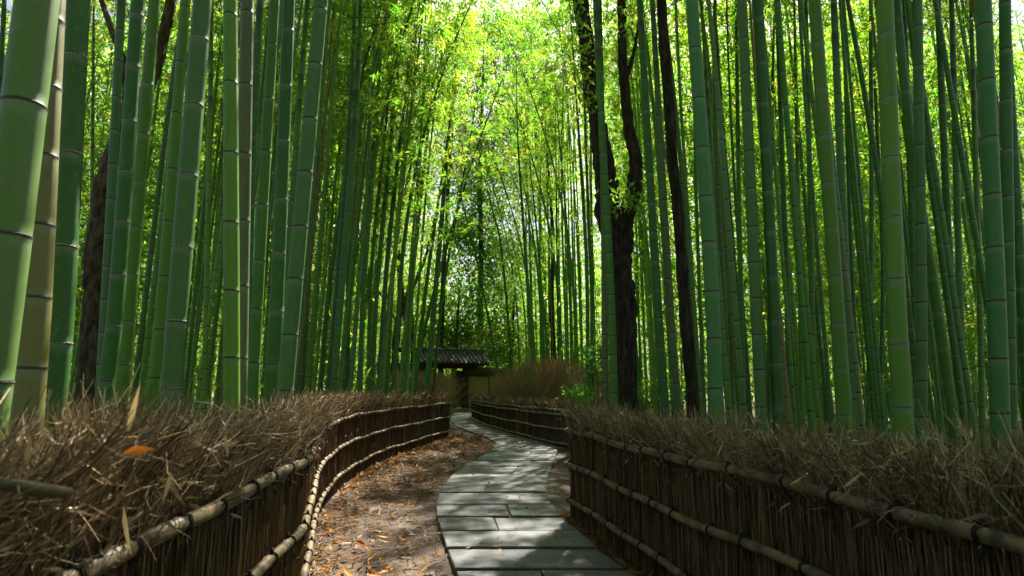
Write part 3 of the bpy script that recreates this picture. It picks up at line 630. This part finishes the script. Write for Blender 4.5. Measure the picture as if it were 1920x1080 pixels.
STAND.sort(key=lambda q: q[0])
for (xa, na), (xb, nb_) in zip(MARKS[:-1], MARKS[1:]):
    for k, (px, root) in enumerate([q for q in STAND if xa <= q[0] < xb]):
        tag(root, f'{ORD[k]} thin back bamboo counting from the {na} to the {nb_}', 'bamboo', 'thin bamboos back in the stand')

# ------------------------------------------------------------------ far grove: too many and too far to count
cul = []; lv = []; fo = 0; tries = 0; pos = []
while len(pos) < 370 and tries < 30000:
    tries += 1; Y = rnd.uniform(21, 54); l, r = (-7.5, 1.2) if Y < 36 else (-9.5, 3.5)
    if Y > 42: l, r = -6.5, 2.5
    x = rnd.uniform(-1, 1) * (.95 * Y + 2)
    if l < x < r or sunny(x, Y): continue
    pos.append((x, Y))
while len(pos) < 560:
    Y = rnd.uniform(13, 28); l, r = clear_x(Y); x = rnd.uniform(-.95, .95) * Y
    if (x < l - 1.0 or x > r + 1.0) and free(x, Y, .3) and not sunny(x, Y): pos.append((x, Y))
while len(pos) < 645:
    x, Y = rnd.uniform(-16, 16), rnd.uniform(-22, -1.5)
    if abs(x) > 2.0 + .02 * abs(Y): pos.append((x, Y))
CR = [crown_arrays(300 + s, .8 + .8 * s, 12.5, 1.9, 28, .27, 6, 6) for s in range(4)]
for x, Y in pos:
    up = min(1.9, max(1.0, abs(Y) / 19)); H = rnd.uniform(11, 13.5) * up; a = rnd.gauss(0, .016); bb = rnd.gauss(0, .03); zz = np.array((0, 3, 6, 9, H), float); rr = np.array((.05, .048, .044, .036, .008)) * rnd.uniform(.6, 1.1)
    th = np.linspace(0, 2 * math.pi, 6, endpoint=False)
    v = np.stack((x + a * zz[:, None] + .003 * zz[:, None] ** 2 / up * np.sign(-x) + rr[:, None] * np.cos(th), Y + bb * zz[:, None] + rr[:, None] * np.sin(th), np.repeat(zz[:, None], 6, 1)), -1).reshape(-1, 3)
    q = np.arange(4)[:, None] * 6; j = np.arange(6)[None]; f = np.stack((q + j, q + (j + 1) % 6, q + 6 + (j + 1) % 6, q + 6 + j), -1).reshape(-1, 4); cul.append((v, f, np.zeros(len(f))))
    P, D, Nv, L, tint, Bq = CR[rnd.randrange(4)]; az = rnd.uniform(0, 6.28); R = np.array(((math.cos(az), -math.sin(az), 0), (math.sin(az), math.cos(az), 0), (0, 0, 1)))
    P2 = P @ R.T; P2[:, 2] *= up; P2 = P2 + np.stack((x + a * P2[:, 2] + .003 * P2[:, 2] ** 2 / up * np.sign(-x), Y + bb * P2[:, 2], 0 * P2[:, 2]), 1); keep = rng.random(len(P2)) < (.75 if Y > 28 else .3)
    v, f = leaves(P2[keep], (D @ R.T)[keep], (Nv @ R.T)[keep], L[keep], L[keep] * .23); lv.append((v, f, np.clip(tint[keep] + rnd.gauss(0, .1), 0, 1)))
v, f, t = join(cul); me = mesh_np('far_grove', v, f, M_CULM, True)
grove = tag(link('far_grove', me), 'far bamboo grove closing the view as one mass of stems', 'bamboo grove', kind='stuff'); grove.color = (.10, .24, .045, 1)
n = 34000; ang = np.where(rng.random(n) < .5, rng.uniform(.10, .92, n), rng.uniform(-.92, -.2, n)); R = rng.uniform(17, 44, n); P = np.stack((R * np.sin(ang), R * np.cos(ang), rng.beta(1.1, 1.7, n) * 6.5), 1)
P = np.round(P / 1.4) * 1.4 * .55 + P * .45 + rng.normal(0, .12, (n, 3)); P[:, 2] = np.abs(P[:, 2]) + .05
D = unit(rng.normal(size=(n, 3)) + np.array((0, 0, -.4))); Nv = unit(np.array((0, 0, 1.)) + rng.normal(0, .6, (n, 3))); Nv = unit(Nv - D * (Nv * D).sum(1, keepdims=True)); L = rng.uniform(.12, .26, n); v, f = leaves(P, D, Nv, L, L * .25); lv.append((v, f, rng.beta(2.4, 2, n)))
v, f, t = join(lv); tag(link('foliage', mesh_np('foliage', v, f, M_LEAF, False, t), grove), kind='stuff')
# low undergrowth and wood behind everything
n = 46000; ang = np.where(np.arange(n) < 38000, rng.uniform(-.98, .98, n), rng.uniform(-.3, .2, n)); R = rng.uniform(46, 66, n); P = np.stack((R * np.sin(ang), R * np.cos(ang), rng.beta(1.1, 1.5, n) * 14), 1)
D = unit(rng.normal(size=(n, 3)) + np.array((0, 0, -.3))); Nv = perp(D, rng.normal(size=(n, 3))); L = rng.uniform(.35, .8, n); v, f = leaves(P, D, Nv, L, L * .42)
tag(link('far_woodland', mesh_np('far_woodland', v, f, M_BROAD, False, np.clip(rng.beta(2.5, 1.5, n), 0, 1))), 'mass of green woodland closing the view behind the grove', 'woodland', kind='stuff')

# ------------------------------------------------------------------ trees
def trunk_tube(pts, Y, k=14, wob=.06, dyy=None):
    """pts: (x, y, width) in photo pixels; returns points and radii in metres"""
    P = np.array([(*at(x, y, Y + (dyy[i] if dyy else 0)), w / F * Y / 2) for i, (x, y, w) in enumerate(pts)])
    return catmull(P, 11)
def trunk(name, limbs, Y, mat, parent, base, k=14):
    m = MB()
    for pts in limbs:
        C = trunk_tube(pts, Y)
        for i in range(len(C)): C[i, :2] += rng.normal(0, .03, 2) * C[i, 3]
        n0 = len(m.v); m.tube([c[:3] - base for c in C], [c[3] * (1 + .03 * math.sin(i * 1.1)) for i, c in enumerate(C)], k)
        ph = rng.uniform(0, 6.28, 6)
        for i, c in enumerate(C):
            for j in range(k):
                q = n0 + i * k + j; th = 2 * math.pi * j / k; d = np.array(m.v[q]) - (c[:3] - base)
                f = 1 + .10 * math.sin(3 * th + ph[0] + .35 * i) + .07 * math.sin(5 * th + ph[1] - .5 * i) + .06 * math.sin(7 * th + ph[2] + i * .9) + rnd.gauss(0, .035)
                m.v[q] = tuple(c[:3] - base + d * f)
    o = link(name, m.mesh(name, mat, True), parent)
    return o
def broad_crown(parent, centres, base, n, lsize, mat, tintc=.5, per=12):
    P = []; T = []
    for (c, rad) in centres:
        u = unit(rng.normal(size=(n, 3))) * (rng.random((n, 1)) ** .4); P.append(np.array(c) + u * np.array(rad)); T.append(np.clip(rng.normal(tintc, .15) + rng.normal(0, .12, n), 0, 1))
    C = np.concatenate(P); T = np.concatenate(T); m = len(C)
    Q = np.repeat(C, per, 0) + rng.normal(0, lsize * 1.1, (m * per, 3)); D = unit(rng.normal(size=(m * per, 3)) + np.array((0, 0, -.35))); Nv = unit(np.array((0, 0, 1.)) + rng.normal(0, .6, (m * per, 3))); Nv = unit(Nv - D * (Nv * D).sum(1, keepdims=True))
    L = lsize * rng.uniform(.6, 1.3, m * per); v, f = leaves(Q - base, D, Nv, L, L * .42)
    return link('crown', mesh_np('crown', v, f, mat, False, np.repeat(T, per)), parent)
# forked dark tree
Yt = 8.4; base = at(1172, 775, Yt); base[2] = 0
t = empty('tree', base); tag(t, 'dark thick tree trunk forking in two above the near fence end', 'tree')
trunk('trunk', [[(1174, 930, 52), (1173, 775, 44), (1172, 600, 41), (1164, 520, 44), (1150, 440, 50), (1140, 380, 46), (1131, 300, 38), (1120, 230, 31), (1108, 160, 28), (1096, 60, 30), (1085, -40, 28), (1060, -200, 22), (1020, -420, 14)],
                [(1166, 470, 40), (1170, 425, 34), (1179, 385, 30), (1191, 340, 27), (1190, 290, 24), (1178, 230, 21), (1170, 150, 18), (1166, 60, 17), (1168, -60, 16), (1190, -240, 12), (1230, -450, 7)],
                [(1172, 150, 12), (1183, 118, 9), (1192, 80, 6), (1198, 30, 4), (1205, -40, 3)]], Yt, M_BARK, t, base, 24)
broad_crown(t, [((1.2, 8.2, 8.3), (1.2, 1.2, .8)), ((2.4, 8.9, 8.8), (1.2, 1.2, .8)), ((.2, 8.6, 9.6), (1.2, 1.2, .8))], base, 60, .11, M_BROAD, .5)
o = broad_crown(t, [(tuple(at(x, y, 7.9)), (r, r, r * .6)) for x, y, r in ((1085, 20, .32), (1075, 70, .3), (1100, 110, .28), (1085, 150, .2), (1160, 378, .12), (1170, 365, .1), (1098, 190, .15), (1168, 40, .15))], base, 9, .1, M_LEAF, .45, 7); o.name = 'leaf_sprays'; o['kind'] = 'stuff'
Yt = 7.8; base = at(1302, 780, Yt); base[2] = 0
t = empty('tree', base); tag(t, 'slender dark tree trunk leaning left, no leaves in view', 'tree')
trunk('trunk', [[(1312, 930, 32), (1302, 780, 26), (1290, 640, 22), (1275, 450, 20), (1262, 300, 20), (1250, 150, 20), (1240, 0, 18), (1228, -200, 14), (1215, -450, 8)]], Yt, M_BARK, t, base, 20)
broad_crown(t, [((1.7, 7.8, 8.4), (1.0, 1.0, .8)), ((2.3, 8.2, 9.3), (1.1, 1.1, .8))], base, 55, .11, M_BROAD, .5)
Yt = 9.2; base = at(168, 735, Yt); base[2] = 0
t = empty('tree', base); tag(t, 'crooked mossy tree trunk branching behind the white-ringed bamboos', 'tree')
trunk('trunk', [[(166, 840, 46), (168, 735, 40), (176, 600, 37), (180, 500, 37), (188, 410, 36), (202, 330, 33), (228, 245, 28), (262, 190, 24), (292, 130, 21), (308, 60, 20), (322, 0, 19), (345, -140, 14), (380, -330, 8)],
                [(222, 262, 18), (236, 200, 16), (236, 140, 14), (222, 90, 13), (204, 40, 11), (190, 0, 9), (160, -110, 6), (120, -240, 3)]], Yt, M_BARKM, t, base, 22)
broad_crown(t, [((-5.2, 9.2, 9.3), (1.2, 1.2, .8)), ((-6.6, 9.4, 8.8), (1.2, 1.2, .8))], base, 60, .12, M_BROAD, .55)
Yt = 25.0; base = at(745, 745, Yt); base[2] = 0
t = empty('tree', base); tag(t, 'distant brown forked trunk seen between the pale bamboos before the gate', 'tree')
trunk('trunk', [[(735, 780, 16), (738, 700, 14), (746, 610, 13), (752, 560, 12), (749, 500, 12), (742, 430, 9), (750, 340, 6), (760, 240, 3)],
                [(752, 600, 10), (766, 560, 8), (784, 515, 7), (800, 475, 6), (812, 420, 4), (830, 350, 2)], [(741, 650, 9), (760, 655, 8), (768, 610, 8), (760, 560, 6), (778, 530, 4)], [(742, 600, 6), (722, 565, 4), (706, 540, 3)]], Yt, M_BARKM, t, base, 8)
broad_crown(t, [(tuple(at(x, y, Yt + dz)), (2.2, 1.8, 1.3)) for x, y, dz in ((740, 430, 1), (790, 400, 2), (700, 480, 1.5), (755, 330, 1))], base, 60, .2, M_BROAD, .85)
Yt = 23.0; base = at(1036, 735, Yt); base[2] = 0
t = empty('tree', base); tag(t, 'distant dark trunk among thin bamboos over the dry broom hedge', 'tree')
trunk('trunk', [[(1040, 780, 14), (1038, 660, 11), (1034, 560, 9), (1037, 460, 8), (1030, 340, 5), (1020, 200, 2)]], Yt, M_BARK, t, base, 8)
broad_crown(t, [(tuple(at(x, y, Yt + dz)), (1.6, 1.6, 1.2)) for x, y, dz in ((1030, 380, 1), (1000, 300, 2))], base, 50, .18, M_BROAD, .7)
# leafy trees behind the gate
def leafy(label, Y, px, cl, n, ls, tc, trunk_px):
    base = at(px, 745, Y); base[2] = 0; t = empty('tree', base); tag(t, label, 'tree', 'leafy trees behind the gate')
    trunk('trunk', [trunk_px], Y, M_BARK, t, base, 8); broad_crown(t, [(tuple(at(x, y, Y + dz)), (r * 1.15, r, r * .8)) for x, y, r, dz in cl], base, n, ls, M_BROAD, tc)
leafy('rounded dark glossy tree right above the tiled gate roof', 37.5, 850, [(835, 600, 1.7, 0), (870, 575, 1.9, 1), (905, 610, 1.6, 0), (850, 640, 1.3, -.5), (885, 640, 1.5, .5), (820, 640, 1.2, 1)], 110, .22, .5, [(850, 770, 12), (852, 690, 10), (858, 600, 6), (862, 540, 2)])
leafy('dark leafy tree beside the gate over the mossy wall', 35.5, 955, [(940, 640, 1.5, 0), (965, 600, 1.8, 1), (990, 640, 1.6, .5), (930, 670, 1.2, -.4), (985, 680, 1.4, 0), (955, 560, 1.6, 1)], 110, .2, .6, [(955, 770, 11), (957, 690, 9), (962, 600, 5), (965, 540, 2)])
leafy('tall bright green tree filling the gap high over the gate', 41, 900, [(890, 470, 2.2, 0), (925, 430, 2.4, 1), (880, 390, 2.3, 0), (930, 350, 2.3, 1), (895, 320, 2.2, 0), (860, 440, 2.0, 1), (955, 480, 2.2, 0), (905, 530, 2.2, -1), (870, 270, 2.4, 0), (930, 240, 2.5, 1), (900, 170, 2.5, 0), (960, 290, 2.4, 1), (950, 140, 2.5, 2), (875, 90, 2.4, 1), (930, 40, 2.6, 0), (985, 200, 2.4, 1), (840, 190, 2.3, 2), (980, 60, 2.4, 2)], 170, .28, .7, [(900, 770, 16), (900, 640, 13), (902, 480, 10), (900, 330, 8), (905, 160, 5), (910, 20, 2)])
leafy('tall green tree leaning over the path above the dry broom hedge', 35, 1020, [(985, 330, 1.7, 0), (1015, 260, 1.8, 1), (980, 190, 1.9, 0), (1010, 110, 1.9, 1), (965, 100, 1.8, 0), (1035, 180, 1.7, .5), (990, 30, 1.9, 0), (945, 250, 1.6, .5), (1040, 40, 1.8, 1)], 90, .2, .78, [(1025, 770, 12), (1022, 600, 10), (1012, 400, 8), (1002, 200, 5), (995, 60, 2)])
leafy('tall green tree filling the gap over the gate roof end', 36.5, 830, [(840, 330, 1.7, 0), (870, 260, 1.8, 1), (835, 200, 1.9, 0), (865, 120, 1.9, 1), (900, 60, 1.8, 0), (850, 40, 1.8, 1)], 90, .2, .78, [(825, 770, 12), (828, 600, 10), (838, 400, 8), (850, 200, 5), (860, 60, 2)])
leafy('yellowish leafy tree above the tan side wall', 38, 770, [(760, 600, 1.9, 0), (790, 560, 2.0, 1), (730, 560, 2.0, 0), (775, 640, 1.6, 0), (720, 620, 1.7, 1), (800, 500, 2.0, 1)], 100, .23, .9, [(775, 770, 12), (775, 650, 10), (770, 560, 5), (768, 500, 2)])

# ------------------------------------------------------------------ gate and its walls
Yg = 33.0; s = Yg / F; gc = at(850, 770, Yg); gate = empty('temple_gate', (gc[0], Yg, 0)); gate.rotation_euler = (0, 0, math.radians(20))
tag(gate, 'old wooden gate with a small tiled roof closing the path', 'gate')
def gbox(name, c, h, mat, parent=None):
    m = MB(); m.box(c, h); return link(name, m.mesh(name, mat), parent or gate)
gbox('step', (.35, -.25, .06), (1.3, .35, .08), M_STONE)
for x, w in ((-.75, .11), (.62, .13)): gbox('post', (x, 0, 1.2), (w, .12, 1.12), M_WOOD)
gbox('door_leaf', (.32, .1, 1.15), (.17, .03, 1.0), M_WOODB)
gbox('lintel', (-.05, 0, 2.4), (1.35, .13, .13), M_WOOD); gbox('beam', (-.05, -.45, 2.52), (1.9, .07, .07), M_WOOD); gbox('beam', (-.05, .45, 2.52), (1.9, .07, .07), M_WOOD)
# roof: two slopes of pan tiles with rounded rib rows
def slope(sgn, L, run, rise, z0, parent, x0, pitchx=.24, rows=5):
    ang = math.atan2(rise, run); n = int(L / pitchx)
    for c in range(n):
        x = x0 - L / 2 + (c + .5) * pitchx; m = MB()
        for r in range(rows):
            t0, t1 = r / rows, (r + 1.12) / rows; pts = []
            for t in (t0, min(t1, 1.03)):
                pts.append((x, sgn * run * t, z0 - rise * t + .035 + (.02 if t == t0 else .045)))
            m.tube(pts, .055, 7)
            a = len(m.v)
            for q, t in enumerate((t0, min(t1, 1.03))):
                for u in (-.5, -.2, .2, .5): m.v.append((x + pitchx * (.5 + u * .98), sgn * run * t, z0 - rise * t + (.005 if q == 0 else .03) + .03 * abs(u) * 2 - .02))
            for u in range(3): m.f.append((a + u, a + u + 1, a + u + 5, a + u + 4))
        link('tile_row', m.mesh('tile_row', M_TILE, False), parent)
def roof(parent, x0, L, run, rise, z0, rows, boards=True):
    m = MB(); 
    for sgn in (-1, 1):
        b = len(m.v); x1, x2 = x0 - L / 2, x0 + L / 2
        m.v += [(x1, 0, z0 - .03), (x2, 0, z0 - .03), (x2, sgn * run, z0 - rise - .03), (x1, sgn * run, z0 - rise - .03), (x1, 0, z0 - .09), (x2, 0, z0 - .09), (x2, sgn * run, z0 - rise - .09), (x1, sgn * run, z0 - rise - .09)]
        m.f += [(b, b + 1, b + 2, b + 3), (b + 7, b + 6, b + 5, b + 4), (b + 2, b + 6, b + 7, b + 3), (b, b + 3, b + 7, b + 4), (b + 1, b + 5, b + 6, b + 2)]
    ro = link('roof', m.mesh('roof', M_WOOD), parent); slope(-1, L, run, rise, z0, ro, x0, .24, rows); slope(1, L, run, rise, z0, ro, x0, .24, rows)
    m = MB(); m.box((x0, 0, z0 + .07), (L / 2 + .05, .10, .08)); m.tube([(x0 - L / 2 - .08, 0, z0 + .2), (x0 + L / 2 + .08, 0, z0 + .2)], .075, 8); link('ridge', m.mesh('ridge', M_TILE), ro)
roof(gate, -.3, 3.9, 1.2, .56, 3.1, 5)
def wall_piece(name, label, x0, x1, y, h, rot, mat_top):
    w = empty(name, ((x0 + x1) / 2, y, 0)); w.rotation_euler = (0, 0, rot); tag(w, label, 'wall', 'plaster walls beside the gate'); L = (x1 - x0) / 2
    gbox('plaster', (0, 0, h / 2), (L, .1, h / 2), M_PLASTER, w); gbox('sill_beam', (0, -.03, .12), (L, .12, .09), M_WOOD, w); gbox('top_beam', (0, -.04, h - .05), (L, .12, .06), M_WOOD, w)
    for k in range(3): gbox('post', (-L + .1 + k * (L - .1), -.05, h / 2), (.06, .1, h / 2 - .003), M_WOOD, w)
    return w
xr = at(872, 760, Yg + .4)[0]; w = wall_piece('plaster_wall', 'tan plaster wall with a mossy top strip between gate post and far fence', xr, xr + 2.6, Yg + .55, 1.95, math.radians(8), M_MOSS)
m = MB(); m.tube([(-1.4, -.1, 2.1), (0, -.12, 2.13), (1.5, -.1, 2.08)], [.2, .22, .2], 9); link('moss_coping', m.mesh('moss_coping', M_MOSS, True), w)
xl = at(735, 760, Yg - .6)[0]; w = wall_piece('plaster_wall', 'tan plaster wall with small tile roof seen between the bamboos', xl - .8, xl + 2.1, Yg - .7, 1.9, math.radians(10), M_TILE); roof(w, 0, 3.1, .45, .25, 2.28, 3)

# ------------------------------------------------------------------ dry broom hedges, shrubs
def broom(name, label, centres, Y, n, hgt, lean, spread, rad, mat=M_STRAW):
    base = at(centres[0][0], 745, Y); base[2] = 0; root = empty(name, base); tag(root, label, 'hedge', 'dry broom hedges'); parts = []
    for (x, ytop, dz) in centres:
        c = at(x, 740, Y + dz); top = at(x, ytop, Y + dz)[2]; m = n
        A = np.stack((c[0] + rng.normal(0, spread * .45, m), np.full(m, Y + dz) + rng.normal(0, .4, m), rng.uniform(.1, .75, m) * top), 1); l = rng.uniform(.35, 1.0, m) * (top - A[:, 2]).clip(.2) * 1.0
        D = unit(np.stack((rng.normal(lean, .42, m), rng.normal(-.1, .4, m), np.full(m, .8)), 1)); E = A + D * l[:, None]; Mi = (A + E) / 2 - np.array((lean * .08, 0, -.03)) + rng.normal(0, .02, (m, 3))
        r = rng.uniform(.6, 1.2, m) * rad; v, f, idx = twigs(A, Mi, E, r, r * .4); tn = np.clip(rng.normal(.5, .2) * .4 + rng.beta(2, 2, m) * .6, 0, 1); parts.append((v, f, tn[idx]))
    v, f, t = join(parts); v = v - base; tag(link('straw', mesh_np('straw', v, f, mat, False, t), root), kind='stuff')
    m = MB()
    for (x, ytop, dz) in centres:
        c = at(x, 740, Y + dz) - base
        for q in range(3): m.tube([(c[0] + rnd.uniform(-.3, .3), dz + rnd.uniform(-.2, .2), 0), (c[0] + rnd.uniform(-.3, .3), dz, .6), (c[0] + rnd.uniform(-.4, .4), dz, 1.2)], [.03, .024, .012], 6)
    link('stems', m.mesh('stems', M_BARK, True), root)
broom('broom_hedge', 'long hedge of dry brown broom behind the far silvery-railed fence', [(950, 694, 4.5), (972, 682, 3), (998, 668, 1.8), (1025, 660, 1), (1050, 662, .3), (1075, 672, 0), (1100, 684, -.4), (1120, 700, -.8)], 17.0, 1150, 2, .22, .62, .0075)
broom('broom_hedge', 'tuft of dry orange broom standing before the gate roof end', [(770, 688, 1.2), (795, 688, .4), (818, 690, 0), (740, 690, 2.2)], 19.5, 800, 2, .12, .55, .008)
def shrub(name, label, spots, Y, n, ls, tc, mat=M_BROAD, group='green shrubs'):
    base = at(spots[0][0], 745, Y); base[2] = 0; root = empty(name, base); tag(root, label, 'shrub', group)
    m = MB()
    for (x, y, r) in spots:
        c = at(x, y, Y) - base; m.tube([(c[0] * .3, 0, 0), (c[0] * .6 + .05, .02, c[2] * .5), (c[0], 0, c[2])], [.018, .013, .005], 6)
    link('stem', m.mesh('stem', M_BARKM, True), root); o = broad_crown(root, [(tuple(at(x, y, Y)), (r, r * .8, r * .7)) for x, y, r in spots], base, n, ls, mat, tc, 7); o.name = 'foliage'
shrub('leafy_shrub', 'bright leafy shrub between the broom hedge and the bamboo at the forked tree', [(1110, 690, .3), (1130, 670, .32), (1100, 665, .26), (1120, 710, .3), (1138, 655, .2)], 11.0, 26, .075, .2)
shrub('leafy_shrub', 'low green plants at the foot of the slender dark trunk', [(1215, 745, .25), (1235, 725, .28), (1255, 750, .25), (1225, 765, .2), (1268, 735, .2)], 8.8, 24, .06, .65)
shrub('leafy_shrub', 'tuft of grassy green leaves above the inner end of the near fence', [(1085, 745, .16), (1100, 738, .14), (1075, 742, .12)], 10.0, 12, .09, .15, M_LEAF)
shrub('leafy_shrub', 'dark evergreen shrub seen through the gate opening', [(845, 735, .8), (838, 710, .8), (850, 690, .8)], 35.8, 60, .14, .55)

# ------------------------------------------------------------------ fallen leaves
def litter(n, region, ls, seedz=.004):
    P = []
    while len(P) < n:
        Y = rnd.uniform(1.6, 16) if region != 'path' else rnd.uniform(2.5, 14); l = float(np.interp(Y, lf[:, 0], lf[:, 1])); r = float(np.interp(Y, rf[:, 0], rf[:, 1])); a, b2 = edge(GL, Y), edge(GR, Y)
        if region == 'left':
            u = rnd.random() ** 1.9; x = l + .06 + u * (a - l - .08)
        elif region == 'right':
            if Y > 6.1: continue
            x = r - .05 - rnd.random() ** 1.5 * max(.02, r - b2 - .06)
        else: x = rnd.uniform(a, b2)
        P.append((x, Y, .004 + rnd.random() * .012 + (.022 if region == 'path' else 0)))
    P = np.array(P); m = len(P); az = rng.uniform(0, 6.28, m); D = unit(np.stack((np.cos(az), np.sin(az), rng.normal(0, .18, m)), 1)); Nv = unit(np.array((0, 0, 1.)) + rng.normal(0, .3, (m, 3))); Nv = unit(Nv - D * (Nv * D).sum(1, keepdims=True))
    L = ls * rng.uniform(.5, 1.3, m) * np.clip(P[:, 1] / 5, 1, 1.8); v, f, idx = blades(P, D, Nv, L, L * rng.uniform(.14, .3, m), rng.normal(.0, .25, m)); return v, f, rng.beta(1.2, 2.0, m)[idx]
v, f, t = join([litter(6500, 'left', .06), litter(1600, 'right', .06), litter(260, 'path', .035)])
tag(link('leaf_litter', mesh_np('leaf_litter', v, f, M_DEAD, True, t)), 'scattered small dead leaves covering the earth along both fences', 'leaf litter', kind='stuff')
LEAFM = []
for q in range(6):
    D = np.array([(1., 0, 0)]); Nv = np.array([(0, 0, 1.)]); v, f, idx = blades(np.zeros((1, 3)), D, Nv, [1.0], [rnd.uniform(.2, .32)], [rnd.uniform(.05, .3)])
    LEAFM.append(mesh_np('fallen_leaf', v, f, M_DEAD, True, np.full(len(f), (.45, .75, .95, .3, .68, .52)[q])))
def fallen(x, Y, z, L, label, group, rot=None, tilt=None, me=None):
    o = link('fallen_leaf', me or rnd.choice(LEAFM)); o.location = (x, Y, z); o.scale = (L, L, L); o.rotation_euler = tilt if tilt else (rnd.gauss(0, .35), rnd.gauss(0, .15), rnd.uniform(0, 6.28) if rot is None else rot); tag(o, label, 'leaf', group); return o
for k in range(130):
    while True:
        px, py = rnd.uniform(590, 880), rnd.uniform(880, 1085); p = gnd(px, py, .015); a = edge(GL, p[1]); l = float(np.interp(p[1], lf[:, 0], lf[:, 1]))
        if l + .1 < p[0] < a - .03 and rnd.random() < 1.25 - (p[0] - l) / max(.2, a - l): break
    fallen(p[0], p[1], .018, rnd.uniform(.07, .13), 'curled orange dead leaf on the bare earth beside the slabs', 'orange leaves on the earth')
for k in range(46):
    while True:
        px, py = rnd.uniform(1010, 1250), rnd.uniform(870, 1085); p = gnd(px, py, .015); b2 = edge(GR, p[1]); r = float(np.interp(p[1], rf[:, 0], rf[:, 1]))
        if b2 + .02 < p[0] < r - .04: break
    fallen(p[0], p[1], .018, rnd.uniform(.06, .11), 'brown dead leaf on the narrow strip between slabs and the near fence', 'dead leaves on the narrow strip')
for k in range(34):
    while True:
        px, py = rnd.uniform(830, 1180), rnd.uniform(860, 1080); p = gnd(px, py, .04)
        if edge(GL, p[1]) + .05 < p[0] < edge(GR, p[1]) - .05: break
    fallen(p[0], p[1], .034, rnd.uniform(.035, .08), 'small dead leaf lying on the grey slabs', 'dead leaves on the slabs')
# leaves and sticks caught on the fence in the foreground
PALE = [mesh_np('fallen_leaf', *blades(np.zeros((1, 3)), np.array([(1., 0, 0)]), np.array([(0, 0, 1.)]), [1.0], [w], [c])[:2], M_PALE, True, np.full(6, t)) for w, c, t in ((.13, .1, .95), (.18, .25, .85), (.1, -.2, 1.0))]
def caught(px, py, Y, Lpx, ang, label, me):
    Y *= .9; p = at(px, py, Y); L = Lpx * Y / F; o = link('caught_leaf', me); o.location = p; o.scale = (L, L, L)
    d = Vector((math.cos(ang), -.15, math.sin(ang))).normalized(); n = Vector((0.1, -1, .25)); n = (n - d * n.dot(d)).normalized(); sde = n.cross(d)
    o.rotation_euler = Matrix((d, sde, n)).transposed().to_euler(); tag(o, label, 'leaf')
caught(232, 850, 1.42, 68, .12, 'glowing orange leaf caught in the brush of the curving fence', LEAFM[1])
caught(238, 812, 1.5, 95, 1.25, 'upright pale dry leaf standing out of the fence brush', PALE[0])
caught(322, 885, 1.6, 52, -1.6, 'hanging pale leaf below a star of dry stalks in the fence brush', PALE[1])
caught(422, 820, 1.95, 40, -1.2, 'small pale leaf hanging from the top brush under the upright bamboo', PALE[1])
caught(50, 872, 1.1, 70, 1.3, 'blurred tan leaf near the picture edge in the fence brush', PALE[1])
caught(544, 818, 2.6, 30, -1.5, 'yellow leaf hanging near the fence bend', LEAFM[4])
caught(232, 950, 1.35, 85, -1.3, 'long drooping brown leaf low in the fence brush', PALE[2])
caught(1345, 855, 3.0, 30, 1.2, 'pale folded leaf in the near fence brush under the second thick culm', PALE[0])
caught(1480, 910, 2.4, 34, .6, 'tan leaf lying on the upper rail of the near fence', PALE[0])
caught(1580, 915, 2.1, 46, .7, 'pale leaf caught under the brush near the picture edge of the near fence', PALE[0])
caught(1245, 828, 3.6, 22, .4, 'rust brown leaf low in the sunlit brush of the near fence', LEAFM[0])
m = MB(); p0, p1 = at(-30, 905, .9), at(130, 925, 1.0); m.tube([p0 - p0, (p1 - p0) * .45 + np.array((0, 0, .002)), (p1 - p0) * .55, p1 - p0], [.010, .0092, .0105, .009], 10)
o = link('bamboo_stick', m.mesh('bamboo_stick', M_RAIL, True)); o.location = p0; tag(o, 'short pale bamboo stick poking from the fence brush at the picture edge', 'stick')
